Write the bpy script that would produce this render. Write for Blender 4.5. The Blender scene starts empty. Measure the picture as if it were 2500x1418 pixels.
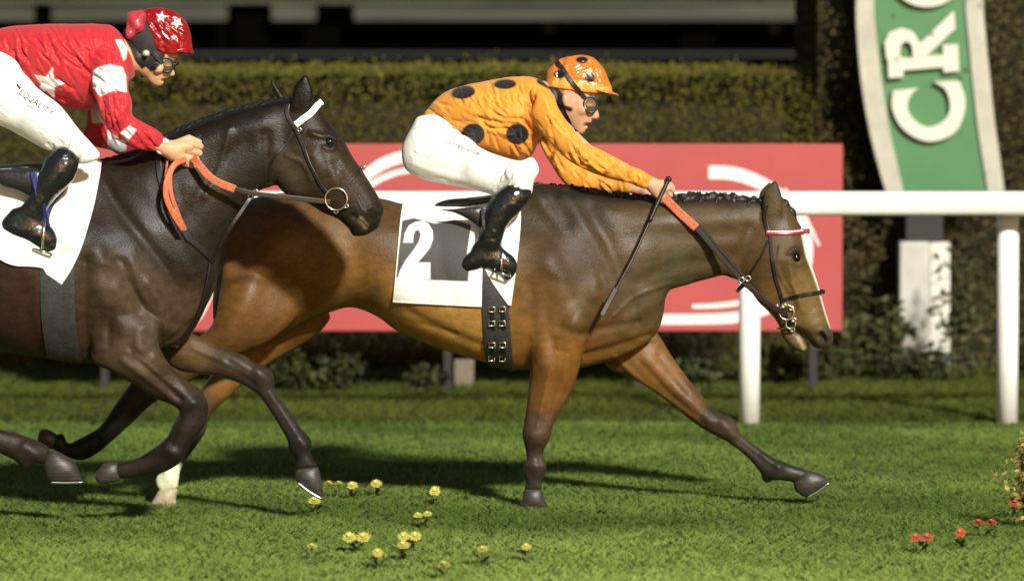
import bpy, bmesh, math, random
import numpy as np
from mathutils import Vector, noise
from mathutils.bvhtree import BVHTree

# ------------------------------------------------------------------ camera, night sky, floodlight
SC = bpy.context.scene
COL = SC.collection
FPX = 11765.0                       # focal length in photograph pixels (2500 wide)
CAM = Vector((0.0, -20.0, 2.0))
PITCH = math.atan(646.0 / FPX)
cd = bpy.data.cameras.new("camera")
cam = bpy.data.objects.new("camera", cd)
COL.objects.link(cam)
cam.location = CAM
cam.rotation_euler = (math.pi / 2 - PITCH, 0, 0)
cd.sensor_width = 36.0
cd.lens = FPX / 2500.0 * 36.0
cd.clip_start = 0.5
cd.clip_end = 1500.0
cd.dof.use_dof = True
cd.dof.focus_distance = 19.6
cd.dof.aperture_fstop = 2.0
SC.camera = cam

SUN_EL, SUN_AZ = math.radians(30.5), math.radians(22)   # az: degrees to the right of the camera
w = bpy.data.worlds.new("World")
SC.world = w
w.use_nodes = True
nt = w.node_tree
bg = nt.nodes["Background"]
sky = nt.nodes.new("ShaderNodeTexSky")
sky.sky_type = 'NISHITA'
sky.sun_disc = False
sky.sun_elevation = math.radians(3)
sky.sun_rotation = math.pi - SUN_AZ
nt.links.new(sky.outputs[0], bg.inputs[0])
bg.inputs[1].default_value = 0.13
sd = bpy.data.lights.new("floodlight", 'SUN')
sd.energy = 4.6
sd.angle = math.radians(4.0)
sd.color = (1.0, 0.98, 0.91)
so = bpy.data.objects.new("floodlight", sd)
COL.objects.link(so)
ldir = Vector((-math.sin(SUN_AZ) * math.cos(SUN_EL), math.cos(SUN_AZ) * math.cos(SUN_EL), -math.sin(SUN_EL)))
so.rotation_euler = ldir.to_track_quat('-Z', 'Y').to_euler()
so.location = (6, -14, 12)
SC.view_settings.view_transform = 'Standard'
SC.view_settings.look = 'None'
SC.view_settings.exposure = 0.36
SC.view_settings.gamma = 1.0

random.seed(5)
RNG = np.random.default_rng(11)

# ------------------------------------------------------------------ pixel -> place
_F = Vector((0, math.cos(PITCH), -math.sin(PITCH)))
_U = Vector((0, math.sin(PITCH), math.cos(PITCH)))
def pdir(px, py):
    return _F + Vector(((px - 1250.0) / FPX, 0, 0)) + _U * (-(py - 709.0) / FPX)
def P(px, py, Y):
    """point of the plane y = Y seen at a photograph pixel"""
    d = pdir(px, py)
    return CAM + d * ((Y - CAM.y) / d.y)
def G(px, py, z=0.0):
    d = pdir(px, py)
    return CAM + d * ((z - CAM.z) / d.z)
def S(Y):
    return (Y - CAM.y) / FPX
def to_px(v):
    """world points (N,3) -> photograph pixels (N,2)"""
    r = v - np.array(CAM)
    f = r @ np.array(_F)
    return np.stack([1250 + FPX * r[:, 0] / f, 709 - FPX * (r @ np.array(_U)) / f], 1)

# ------------------------------------------------------------------ small object helpers
def put(name, me, mats=(), parent=None):
    o = bpy.data.objects.new(name, me)
    COL.objects.link(o)
    for m in (mats if isinstance(mats, (list, tuple)) else [mats]):
        me.materials.append(m)
    if parent is not None:
        o.parent = parent
    return o
def tag(o, label, cat=None, group=None, kind=None):
    if label: o["label"] = label
    if cat: o["category"] = cat
    if group: o["group"] = group
    if kind: o["kind"] = kind
    return o
def thing(name, label, cat, group=None):
    o = bpy.data.objects.new(name, None)
    COL.objects.link(o)
    o.empty_display_size = 0.1
    return tag(o, label, cat, group)
def mesh_from(name, v, f, col=None, smooth=True, cols=None):
    me = bpy.data.meshes.new(name)
    v = np.asarray(v, np.float32)
    if isinstance(f, np.ndarray):
        k = f.shape[1]
        me.vertices.add(len(v)); me.vertices.foreach_set("co", v.ravel())
        me.loops.add(f.size); me.loops.foreach_set("vertex_index", f.astype(np.int32).ravel())
        me.polygons.add(len(f))
        me.polygons.foreach_set("loop_start", np.arange(0, f.size, k, dtype=np.int32))
        me.polygons.foreach_set("loop_total", np.full(len(f), k, np.int32))
        me.update(calc_edges=True)
    else:
        me.from_pydata([tuple(map(float, a)) for a in v], [], [tuple(a) for a in f])
    if smooth:
        me.polygons.foreach_set("use_smooth", np.ones(len(me.polygons), bool))
    if cols is not None:
        a = me.color_attributes.new("Col", 'FLOAT_COLOR', 'POINT')
        c4 = np.ones((len(v), 4), np.float32); c4[:, :3] = cols
        a.data.foreach_set("color", c4.ravel())
    me.validate()
    return me
def lin(r, g, b):
    c = np.array([r, g, b], float) / 255
    return np.where(c <= .04045, c / 12.92, ((c + .055) / 1.055) ** 2.4)
def alb(r, g, b, k=1.36):
    return np.clip(lin(r, g, b) / k, 0, .82)

# ------------------------------------------------------------------ materials
def mat(name, base=(.5, .5, .5), rough=.6, attr=False, var=0.0, vscale=20.0, bump=0.0, bscale=60.0, stretch=(1, 1, 1),
        metal=0.0, spec=.5, sheen=0.0, bump2=0.0, b2scale=8.0, coat=0.0, subs=0.0, var2=None, crease=None, up=0.0, rvar=0.0):
    m = bpy.data.materials.new(name)
    m.use_nodes = True
    n, l = m.node_tree.nodes, m.node_tree.links
    b = n["Principled BSDF"]
    b.inputs["Roughness"].default_value = rough
    b.inputs["Metallic"].default_value = metal
    b.inputs["Specular IOR Level"].default_value = spec
    b.inputs["Sheen Weight"].default_value = sheen
    b.inputs["Coat Weight"].default_value = coat
    b.inputs["Coat Roughness"].default_value = .15
    if subs:
        b.inputs["Subsurface Weight"].default_value = subs
        b.inputs["Subsurface Radius"].default_value = (.01, .004, .002)
        b.inputs["Subsurface Scale"].default_value = .5
    tc = n.new("ShaderNodeTexCoord")
    mp = n.new("ShaderNodeMapping"); mp.inputs["Scale"].default_value = stretch
    l.new(tc.outputs["Object"], mp.inputs["Vector"])
    if attr:
        a = n.new("ShaderNodeAttribute"); a.attribute_name = "Col"; src = a.outputs["Color"]
    else:
        a = n.new("ShaderNodeRGB"); a.outputs[0].default_value = (*base, 1); src = a.outputs[0]
    if var:
        t = n.new("ShaderNodeTexNoise"); t.inputs["Scale"].default_value = vscale; t.inputs["Detail"].default_value = 6
        l.new(mp.outputs[0], t.inputs["Vector"])
        r = n.new("ShaderNodeMapRange"); r.inputs[1].default_value = .3; r.inputs[2].default_value = .7
        r.inputs[3].default_value = 1 - var; r.inputs[4].default_value = 1 + var
        l.new(t.outputs["Fac"], r.inputs[0])
        mx = n.new("ShaderNodeVectorMath"); mx.operation = 'SCALE'
        l.new(src, mx.inputs[0]); l.new(r.outputs[0], mx.inputs["Scale"]); src = mx.outputs[0]
        if var2 is not None:
            t3 = n.new("ShaderNodeTexNoise"); t3.inputs["Scale"].default_value = vscale * .37; t3.inputs["Detail"].default_value = 4
            l.new(mp.outputs[0], t3.inputs["Vector"])
            r3 = n.new("ShaderNodeMapRange"); r3.inputs[1].default_value = .45; r3.inputs[2].default_value = .65
            l.new(t3.outputs["Fac"], r3.inputs[0])
            m3 = n.new("ShaderNodeMix"); m3.data_type = 'RGBA'
            m3.inputs[7].default_value = (*var2, 1)
            l.new(r3.outputs[0], m3.inputs[0]); l.new(src, m3.inputs[6]); src = m3.outputs[2]
    l.new(src, b.inputs["Base Color"])
    prev = None
    for s, sc_, dist in ((bump2, b2scale, .02), (bump, bscale, .005)):
        if not s: continue
        t = n.new("ShaderNodeTexNoise"); t.inputs["Scale"].default_value = sc_; t.inputs["Detail"].default_value = 5
        l.new(mp.outputs[0], t.inputs["Vector"])
        bp = n.new("ShaderNodeBump"); bp.inputs["Strength"].default_value = s; bp.inputs["Distance"].default_value = dist
        l.new(t.outputs["Fac"], bp.inputs["Height"])
        if prev is not None: l.new(prev, bp.inputs["Normal"])
        prev = bp.outputs[0]
    for cs, cd_, st in (crease or ()):                 # folds: thin valleys of a ridged noise
        mp2 = n.new("ShaderNodeMapping"); mp2.inputs["Scale"].default_value = st[:3]
        mp2.inputs["Rotation"].default_value = (0, math.radians(st[3]), 0)
        l.new(tc.outputs["Object"], mp2.inputs["Vector"])
        t = n.new("ShaderNodeTexNoise"); t.inputs["Scale"].default_value = cs; t.inputs["Detail"].default_value = 2; t.inputs["Distortion"].default_value = .6
        l.new(mp2.outputs[0], t.inputs["Vector"])
        s1 = n.new("ShaderNodeMath"); s1.operation = 'SUBTRACT'; s1.inputs[1].default_value = .5; l.new(t.outputs["Fac"], s1.inputs[0])
        s2 = n.new("ShaderNodeMath"); s2.operation = 'ABSOLUTE'; l.new(s1.outputs[0], s2.inputs[0])
        s3 = n.new("ShaderNodeMapRange"); s3.interpolation_type = 'SMOOTHSTEP'; s3.inputs[2].default_value = .13; l.new(s2.outputs[0], s3.inputs[0])
        bp = n.new("ShaderNodeBump"); bp.inputs["Strength"].default_value = 1.0; bp.inputs["Distance"].default_value = cd_
        l.new(s3.outputs[0], bp.inputs["Height"])
        if prev is not None: l.new(prev, bp.inputs["Normal"])
        prev = bp.outputs[0]
    if rvar:                                            # sweat-damp and dry patches of the coat
        t = n.new("ShaderNodeTexNoise"); t.inputs["Scale"].default_value = 7; t.inputs["Detail"].default_value = 5
        l.new(mp.outputs[0], t.inputs["Vector"])
        r = n.new("ShaderNodeMapRange"); r.inputs[1].default_value = .35; r.inputs[2].default_value = .65
        r.inputs[3].default_value = rough - rvar; r.inputs[4].default_value = rough + rvar
        l.new(t.outputs["Fac"], r.inputs[0]); l.new(r.outputs[0], b.inputs["Roughness"])
    if up:                                              # thin blades pass light on, so they shade more like the lawn than like cards
        g = n.new("ShaderNodeNewGeometry")
        mx = n.new("ShaderNodeMix"); mx.data_type = 'VECTOR'; mx.inputs[0].default_value = up
        l.new(g.outputs["Normal"], mx.inputs[4]); mx.inputs[5].default_value = (0, 0, 1)
        nz = n.new("ShaderNodeVectorMath"); nz.operation = 'NORMALIZE'
        l.new(mx.outputs[1], nz.inputs[0]); prev = nz.outputs[0]
    if prev is not None: l.new(prev, b.inputs["Normal"])
    return m

# ------------------------------------------------------------------ curves
def catmull(pts, sub=6, closed=False):
    p = np.asarray(pts, float); n = len(p); out = []
    rng = range(n) if closed else range(n - 1)
    for i in rng:
        if closed: a, b, c, d = p[i - 1], p[i], p[(i + 1) % n], p[(i + 2) % n]
        else: a, b, c, d = p[max(i - 1, 0)], p[i], p[i + 1], p[min(i + 2, n - 1)]
        for j in range(sub):
            t = j / sub
            out.append(.5 * ((2 * b) + (c - a) * t + (2 * a - 5 * b + 4 * c - d) * t * t + (3 * b - a - 3 * c + d) * t ** 3))
    if not closed: out.append(p[-1])
    return np.array(out)
def seg_dist(q, poly, closed=False):
    """distance of points q (N,2) to a polyline, plus the index parameter"""
    best = np.full(len(q), 1e9); par = np.zeros(len(q))
    n = len(poly)
    for i in range(n if closed else n - 1):
        a, b = poly[i], poly[(i + 1) % n]
        ab = b - a
        t = np.clip(((q - a) @ ab) / max(ab @ ab, 1e-12), 0, 1)
        d = np.hypot(*(q - a - t[:, None] * ab).T)
        m = d < best
        best[m] = d[m]; par[m] = i + t[m]
    return best, par
def inside(q, poly):
    x, y = q[:, 0], q[:, 1]; r = np.zeros(len(q), bool); n = len(poly)
    for i in range(n):
        x1, y1 = poly[i]; x2, y2 = poly[(i + 1) % n]
        if y1 == y2: continue
        c = (y1 > y) != (y2 > y)
        r ^= c & (x < (x2 - x1) * (y - y1) / (y2 - y1) + x1)
    return r
def sdist(q, poly):
    d, _ = seg_dist(q, poly, True)
    return np.where(inside(q, poly), d, -d)
def idw(q, ctl, pw=3.0):
    """inverse distance blend of values given at pixels: ctl rows (px, py, v...)"""
    c = np.array(ctl, float)
    num = 0; den = 0
    for r in c:
        wgt = 1.0 / (((q[:, 0] - r[0]) ** 2 + (q[:, 1] - r[1]) ** 2 + 60.0) ** (pw / 2))
        num = num + wgt[:, None] * r[2:][None, :]; den = den + wgt
    return num / den[:, None]

# ------------------------------------------------------------------ volume sculpting
def _poisson(mask, h):
    if min(mask.shape) > 20:
        c = _poisson(mask[::2, ::2], 2 * h)
        u = np.repeat(np.repeat(c, 2, 0), 2, 1)[:mask.shape[0], :mask.shape[1]] * mask
        it = 90
    else:
        u = np.zeros(mask.shape); it = 250
    m = mask.astype(float)
    for _ in range(it):
        p = np.pad(u, 1)
        u = m * (.25 * (p[2:, 1:-1] + p[:-2, 1:-1] + p[1:-1, 2:] + p[1:-1, :-2]) + h * h * .25)
    return u
def _blur(a, n=2):
    for _ in range(n):
        p = np.pad(a, 1, mode='edge'); a = (p[2:, 1:-1] + p[:-2, 1:-1] + p[1:-1, 1:-1]) / 3
        p = np.pad(a, 1, mode='edge'); a = (p[1:-1, 2:] + p[1:-1, :-2] + p[1:-1, 1:-1]) / 3
    return a
class Sculpt:
    """a closed surface grown in a voxel field from swollen outlines, limbs and ellipsoids, smoothly joined"""
    def __init__(s, pxbox, Y, halfy, res):
        a, b = P(pxbox[0], pxbox[3], Y), P(pxbox[2], pxbox[1], Y)
        s.res = res; s.Y = Y
        s.lo = np.array([a.x - .04, Y - halfy, a.z - .04]); hi = np.array([b.x + .04, Y + halfy, b.z + .04])
        s.n = np.ceil((hi - s.lo) / res).astype(int) + 1
        s.F = np.full(s.n, .3, np.float32)
        s.ax = [s.lo[i] + res * np.arange(s.n[i]) for i in range(3)]
    def _sl(s, lo, hi):
        i0 = np.clip(np.floor((np.array(lo) - s.lo) / s.res).astype(int), 0, s.n - 1)
        i1 = np.clip(np.ceil((np.array(hi) - s.lo) / s.res).astype(int) + 1, 1, s.n)
        return tuple(slice(a, b) for a, b in zip(i0, i1))
    def _mix(s, sl, d, k, sub=False):
        f = s.F[sl]
        if sub: f, d = -f, d
        if k > 0:
            h = np.clip(k - np.abs(f - d), 0, None) / k
            r = np.minimum(f, d) - h * h * k * .25
        else: r = np.minimum(f, d)
        s.F[sl] = -r if sub else r
    def poly(s, pts, ratio=.8, yc=0.0, k=.02, sub=6, smooth=True, cut=False):
        """outline in pixels, swollen to ratio x its own local half height about the sheet y = Y + yc"""
        pts = np.array(pts, float)
        ycl = yc if isinstance(yc, list) else [(0, 0, yc)]
        yv = idw(pts, ycl)[:, 0] + s.Y
        W = np.array([tuple(P(a, b, c)) for (a, b), c in zip(pts, yv)])[:, [0, 2]]
        if smooth: W = catmull(W, sub, True)
        m = k + 3 * s.res
        lo, hi = W.min(0) - m, W.max(0) + m
        sl = s._sl([lo[0], -99, lo[1]], [hi[0], 99, hi[1]])
        X, Z = np.meshgrid(s.ax[0][sl[0]], s.ax[2][sl[2]], indexing='ij')
        q = np.stack([X.ravel(), Z.ravel()], 1)
        d = sdist(q, W).reshape(X.shape)
        u = _poisson(d > 0, s.res)
        qq = np.where(d > 0, u / np.maximum(d, .35 * s.res), 0)
        mk = (d > 0).astype(float)
        qb = _blur(qq * mk, 4) / np.maximum(_blur(mk, 4), 1e-3)
        wg = np.clip(d / (4 * s.res), 0, 1)
        edge = (d > 0) & (d < 3 * s.res)
        g = float(qb[edge].mean()) if edge.any() else .05
        U = np.where(d > 0, wg * u + (1 - wg) * qb * d, g * d)
        gx, gz = np.gradient(U, s.res)
        G2 = gx * gx + gz * gz
        pxy = to_px(np.stack([q[:, 0], np.full(len(q), float(yv.mean())), q[:, 1]], 1))
        R = idw(pxy, ratio if isinstance(ratio, list) else [(0, 0, ratio)])[:, 0].reshape(X.shape)
        YC = idw(pxy, ycl)[:, 0].reshape(X.shape) + s.Y
        y = s.ax[1][None, :, None]
        dy = y - YC[:, None, :]
        R2 = (R * R)[:, None, :]
        f = dy * dy / R2 - 2 * U[:, None, :]
        gr = 2 * np.sqrt(dy * dy / (R2 * R2) + G2[:, None, :]) + .004
        f = np.clip(f / gr, -.08, .3).astype(np.float32)
        s._mix(sl, f, k, cut)
        return s
    def cap(s, a, ra, b, rb, k=.015, sy=1.0, cut=False):
        """tapered round limb between world points; sy squeezes it sideways"""
        a, b = np.array(a, float), np.array(b, float)
        m = max(ra, rb) * max(1, sy) + k + 2 * s.res
        sl = s._sl(np.minimum(a, b) - m, np.maximum(a, b) + m)
        x = s.ax[0][sl[0]][:, None, None]; y = s.ax[1][sl[1]][None, :, None]; z = s.ax[2][sl[2]][None, None, :]
        ab = b - a
        L2 = max(ab @ ab, 1e-12)
        t = np.clip(((x - a[0]) * ab[0] + (y - a[1]) * ab[1] + (z - a[2]) * ab[2]) / L2, 0, 1)
        d = np.sqrt((x - a[0] - t * ab[0]) ** 2 + ((y - a[1] - t * ab[1]) / sy) ** 2 + (z - a[2] - t * ab[2]) ** 2) - (ra + t * (rb - ra))
        s._mix(sl, d.astype(np.float32), k, cut)
        return s
    def chain(s, pts, k=.015, sy=1.0):
        """limb through (px, py, y offset, radius in metres)"""
        w_ = [(np.array(P(p[0], p[1], s.Y + p[2])), p[3]) for p in pts]
        for (a, ra), (b, rb) in zip(w_, w_[1:]): s.cap(a, ra, b, rb, k, sy)
        return s
    def ell(s, px, py, yo, rx, ry, rz, ang=0.0, k=.01, cut=False):
        """ellipsoid, radii in metres, turned by ang degrees in the picture plane"""
        c = np.array(P(px, py, s.Y + yo)); m = max(rx, ry, rz) + k + 2 * s.res
        sl = s._sl(c - m, c + m)
        x = s.ax[0][sl[0]][:, None, None] - c[0]; y = s.ax[1][sl[1]][None, :, None] - c[1]; z = s.ax[2][sl[2]][None, None, :] - c[2]
        ca, sa = math.cos(math.radians(ang)), math.sin(math.radians(ang))
        xr, zr = x * ca + z * sa, -x * sa + z * ca
        q = np.sqrt((xr / rx) ** 2 + (y / ry) ** 2 + (zr / rz) ** 2)
        d = (q - 1) * min(rx, ry, rz)
        s._mix(sl, d.astype(np.float32), k, cut)
        return s
    def plane(s, p0, p1):
        """cut away everything below the picture line p0 -> p1 (right of it)"""
        a, b = np.array(P(*p0, s.Y)), np.array(P(*p1, s.Y))
        nx, nz = (b - a)[2], -(b - a)[0]
        L = math.hypot(nx, nz)
        x = s.ax[0][:, None, None]; z = s.ax[2][None, None, :]
        d = ((x - a[0]) * nx + (z - a[2]) * nz) / L
        s.F = np.maximum(s.F, np.broadcast_to(d, s.F.shape)).astype(np.float32)
        return s
    def surface(s, smooth=2):
        F = s.F; F[0] = F[-1] = .3; F[:, 0] = F[:, -1] = .3; F[:, :, 0] = F[:, :, -1] = .3
        I = F < 0
        cnt = np.zeros(np.array(F.shape) - 1, np.uint8)
        for a in (0, 1):
            for b in (0, 1):
                for c in (0, 1):
                    cnt += I[a:F.shape[0] - 1 + a, b:F.shape[1] - 1 + b, c:F.shape[2] - 1 + c]
        act = (cnt > 0) & (cnt < 8)
        ii = np.stack(np.nonzero(act), 1)
        idx = np.full(act.shape, -1, np.int32); idx[act] = np.arange(len(ii))
        cv = {}
        for a in (0, 1):
            for b in (0, 1):
                for c in (0, 1): cv[a, b, c] = F[ii[:, 0] + a, ii[:, 1] + b, ii[:, 2] + c]
        acc = np.zeros((len(ii), 3)); num = np.zeros(len(ii))
        for p, f0 in cv.items():
            for ax in range(3):
                if p[ax]: continue
                q = list(p); q[ax] = 1; f1 = cv[tuple(q)]
                m = (f0 < 0) != (f1 < 0)
                t = np.where(m, f0 / np.where(m, f0 - f1, 1), 0)
                pos = np.array(p, float)[None].repeat(len(ii), 0); pos[:, ax] += t
                acc[m] += pos[m]; num[m] += 1
        V = s.lo + (ii + acc / num[:, None]) * s.res
        Q = []
        for ax in range(3):
            u, v = (ax + 1) % 3, (ax + 2) % 3
            sa = [slice(1, -1)] * 3; sa[ax] = slice(0, -1)
            sb = [slice(1, -1)] * 3; sb[ax] = slice(1, None)
            A, B = I[tuple(sa)], I[tuple(sb)]
            e = np.stack(np.nonzero(A != B), 1)
            o = np.ones(3, int); o[ax] = 0
            e2 = e + o
            flip = A[tuple(e.T)]
            def g(du, dv):
                c = e2.copy(); c[:, u] += du; c[:, v] += dv
                return idx[c[:, 0], c[:, 1], c[:, 2]]
            q = np.stack([g(-1, -1), g(0, -1), g(0, 0), g(-1, 0)], 1)
            q[~flip] = q[~flip][:, ::-1]
            Q.append(q)
        Q = np.concatenate(Q)
        Q = Q[(Q >= 0).all(1)]
        V = relax(V, Q, smooth)
        return V, Q
def relax(V, Q, n, lam=.5):
    e = np.concatenate([Q[:, [0, 1]], Q[:, [1, 2]], Q[:, [2, 3]], Q[:, [3, 0]]])
    deg = np.bincount(e[:, 0], minlength=len(V)) + np.bincount(e[:, 1], minlength=len(V))
    for i in range(2 * n):
        L = np.stack([np.bincount(e[:, 0], V[e[:, 1], k], len(V)) + np.bincount(e[:, 1], V[e[:, 0], k], len(V)) for k in range(3)], 1)
        L = L / np.maximum(deg, 1)[:, None] - V
        V = V + (lam if i % 2 == 0 else -lam * .98) * L
    return V
def vnormals(V, Q):
    n = np.cross(V[Q[:, 2]] - V[Q[:, 0]], V[Q[:, 3]] - V[Q[:, 1]])
    N = np.stack([sum(np.bincount(Q[:, j], n[:, k], len(V)) for j in range(4)) for k in range(3)], 1)
    return N / np.maximum(np.linalg.norm(N, axis=1), 1e-12)[:, None]
def dents(V, Q, strokes, ysel=None):
    """raise or sink soft ridges: (pixel path, radius px, height m)"""
    N = vnormals(V, Q); px = to_px(V)
    fac = np.clip(np.abs(N[:, 1]) * 1.6, 0, 1)
    d = np.zeros(len(V))
    for path, r, a in strokes:
        path = catmull(path, 4) if len(path) > 2 else np.array(path, float)
        lo, hi = path.min(0) - 3 * r, path.max(0) + 3 * r
        m = np.nonzero((px > lo).all(1) & (px < hi).all(1))[0]
        if not len(m): continue
        dist, _ = seg_dist(px[m], path)
        d[m] += a * np.exp(-(dist / r) ** 2)
    if ysel is not None: d *= ysel(V)
    return V + N * (d * fac)[:, None]
def wrinkle(V, Q, amp, scale, stretch=(1, 1, 1), seed=0.0, ridge=True):
    N = vnormals(V, Q); st = np.array(stretch) * scale
    out = np.empty(len(V))
    for i, p in enumerate(V * st + seed):
        q = Vector(p)
        a = noise.noise(q + Vector((noise.noise(q * .6), 0, noise.noise(q * .6 + Vector((7, 3, 1))))) * .8)
        b = noise.noise(q * 2.1)
        out[i] = ((1 - abs(a) * 2.2) if ridge else a) + .35 * b
    return V + N * (amp * out)[:, None]
def folds(V, Q, dirs, box, n, seed, amp=.006, r0=2.6, r1=4.6, L0=18, L1=60):
    """cloth folds: many short curved valleys with a raised lip, running along a field of pull directions (px, py, degrees)"""
    r = np.random.default_rng(seed); st = []
    for _ in range(n):
        x, y = r.uniform(box[0], box[2]), r.uniform(box[1], box[3])
        d = idw(np.array([[x, y]]), [(a, b, math.cos(math.radians(2 * c)), math.sin(math.radians(2 * c))) for a, b, c in dirs], 4.0)[0]
        a = math.atan2(d[1], d[0]) / 2 + r.normal(0, .16)
        L = r.uniform(L0, L1); cv = r.normal(0, .14)
        pts = [(x + t * L * math.cos(a) - cv * L * (t * t - .1) * math.sin(a), y + t * L * math.sin(a) + cv * L * (t * t - .1) * math.cos(a)) for t in (-.5, -.25, 0, .25, .5)]
        rad = r.uniform(r0, r1); h = amp * r.uniform(.5, 1.3)
        st.append((pts, rad, -h))
        nx, ny = -math.sin(a) * rad * 2.1, math.cos(a) * rad * 2.1
        st.append(([(q[0] + nx, q[1] + ny) for q in pts], rad * 1.25, h * .6))
    return dents(V, Q, st)
def bvh(V, Q):
    return BVHTree.FromPolygons([tuple(v) for v in V], [tuple(int(i) for i in q) for q in Q])

def hit(tree, px, py, Yfall):
    h = tree.ray_cast(CAM, pdir(px, py).normalized())
    if h[0] is None: return P(px, py, Yfall), Vector((0, -1, 0)), False
    n = h[1]
    if n.y > 0: n = -n
    return h[0], n, True
def sample_path(path, step=5.0):
    c = catmull(path, 12) if len(path) > 2 else np.linspace(path[0], path[1], 40)
    L = np.concatenate([[0], np.cumsum(np.hypot(*(c[1:] - c[:-1]).T))])
    n = max(2, int(L[-1] / step) + 1)
    t = np.linspace(0, L[-1], n)
    return np.stack([np.interp(t, L, c[:, k]) for k in range(c.shape[1])], 1)
def ribbon_geo(pts, nrm, wid, thk):
    """flat strap along points with normals; wid may vary"""
    pts = np.array(pts, float); nrm = np.array(nrm, float); n = len(pts)
    T = np.gradient(pts, axis=0); T /= np.maximum(np.linalg.norm(T, axis=1), 1e-9)[:, None]
    B = np.cross(T, nrm); B /= np.maximum(np.linalg.norm(B, axis=1), 1e-9)[:, None]
    wd = np.broadcast_to(np.asarray(wid, float), (n,)) * .5
    sec = [(-1, 0), (-1, .7), (-.75, 1), (.75, 1), (1, .7), (1, 0)]
    V, Fc = [], []
    for i in range(n):
        for a, b in sec: V.append(pts[i] + B[i] * a * wd[i] + nrm[i] * b * thk)
    k = len(sec)
    for i in range(n - 1):
        for j in range(k):
            Fc.append((i * k + j, i * k + (j + 1) % k, (i + 1) * k + (j + 1) % k, (i + 1) * k + j))
    Fc.append(tuple(range(k))[::-1]); Fc.append(tuple((n - 1) * k + j for j in range(k)))
    return V, Fc
def strap(name, trees, path, Yfall, wid, thk, m, parent, lift=.002, mirror=None, wids=None, sm=3, join=None):
    """strap laid on a body along a pixel path; trees is one BVH or several, the nearest hit counts"""
    q = sample_path(path, 4.0)
    trees = trees if isinstance(trees, (list, tuple)) else [trees]
    pos, nrm, ok = [], [], []
    for x, y in q:
        best = None
        for t in trees:
            p, n_, k = hit(t, x, y, Yfall)
            if k and (best is None or p.y < best[0].y): best = (p, n_, k)
        if best is None: best = (P(x, y, Yfall), Vector((0, -1, 0)), False)
        pos.append(tuple(best[0])); nrm.append(tuple(best[1])); ok.append(best[2])
    pos = np.array(pos); nrm = np.array(nrm); ok = np.array(ok)
    if ok.any() and not ok.all():
        i = np.arange(len(ok)); yf = np.interp(i, i[ok], pos[ok, 1])
        for j in np.nonzero(~ok)[0]: pos[j] = tuple(P(q[j, 0], q[j, 1], yf[j]))
    for _ in range(sm):
        if len(pos) > 2:
            pos[1:-1, 1] = np.minimum(pos[1:-1, 1], (pos[:-2, 1] + pos[1:-1, 1] + pos[2:, 1]) / 3)
            nrm[1:-1] = nrm[:-2] + nrm[1:-1] + nrm[2:]
        nrm /= np.maximum(np.linalg.norm(nrm, axis=1), 1e-9)[:, None]
    pos = pos + nrm * lift
    ww = wid if wids is None else np.interp(np.linspace(0, 1, len(pos)), np.linspace(0, 1, len(wids)), wids)
    def build(ps, ns, w_):
        V, Fc = ribbon_geo(ps, ns, w_, thk)
        me = mesh_from(name, V, Fc)
        bm = bmesh.new(); bm.from_mesh(me); bmesh.ops.recalc_face_normals(bm, faces=bm.faces); bm.to_mesh(me); bm.free()
        me.polygons.foreach_set("use_smooth", np.zeros(len(me.polygons), bool))
        return put(name, me, m, parent)
    if mirror is None: return build(pos, nrm, ww)
    p2 = pos.copy(); p2[:, 1] = 2 * mirror - p2[:, 1]; n2 = nrm.copy(); n2[:, 1] *= -1
    if join is None:
        o = build(pos, nrm, ww); build(p2, n2, ww)
        return o
    # one strap that runs round the front (or top) to the far side; join is the bulge there in metres (x, z)
    t = np.linspace(0, 1, 9)[1:-1]
    a, b = pos[-1], p2[-1]
    br_ = a[None] * (1 - t)[:, None] + b[None] * t[:, None] + np.array([join[0], 0, join[1]])[None] * np.sin(t * math.pi)[:, None] ** .6
    jn = np.array([join[0], 0, join[1]]); jn = jn / max(np.linalg.norm(jn), 1e-9)
    bn = nrm[-1][None] * np.clip(1 - 2 * t, 0, 1)[:, None] + n2[-1][None] * np.clip(2 * t - 1, 0, 1)[:, None] + jn[None] * np.sin(t * math.pi)[:, None]
    bn /= np.linalg.norm(bn, axis=1)[:, None]
    wf = np.broadcast_to(np.asarray(ww, float), (len(pos),))
    return build(np.concatenate([pos, br_, p2[::-1]]), np.concatenate([nrm, bn, n2[::-1]]), np.concatenate([wf, np.full(len(t), wf[-1]), wf[::-1]]))
def tube_geo(pts, r, seg=10, closed=False):
    pts = np.array(pts, float); n = len(pts)
    T = (np.roll(pts, -1, 0) - np.roll(pts, 1, 0)) if closed else np.gradient(pts, axis=0)
    T /= np.maximum(np.linalg.norm(T, axis=1), 1e-9)[:, None]
    ref = np.array([0, 1, 0.0]) if abs(T[:, 1]).max() < .9 else np.array([.3, .2, .93])
    A = np.cross(T, ref); A /= np.maximum(np.linalg.norm(A, axis=1), 1e-9)[:, None]
    B = np.cross(T, A)
    rr = np.broadcast_to(np.asarray(r, float), (n,))
    V, Fc = [], []
    for i in range(n):
        for j in range(seg):
            a = 2 * math.pi * j / seg
            V.append(pts[i] + rr[i] * (A[i] * math.cos(a) + B[i] * math.sin(a)))
    for i in range(n if closed else n - 1):
        for j in range(seg):
            i2 = (i + 1) % n
            Fc.append((i * seg + j, i * seg + (j + 1) % seg, i2 * seg + (j + 1) % seg, i2 * seg + j))
    if not closed:
        Fc.append(tuple(range(seg))[::-1]); Fc.append(tuple((n - 1) * seg + j for j in range(seg)))
    return V, Fc
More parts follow.
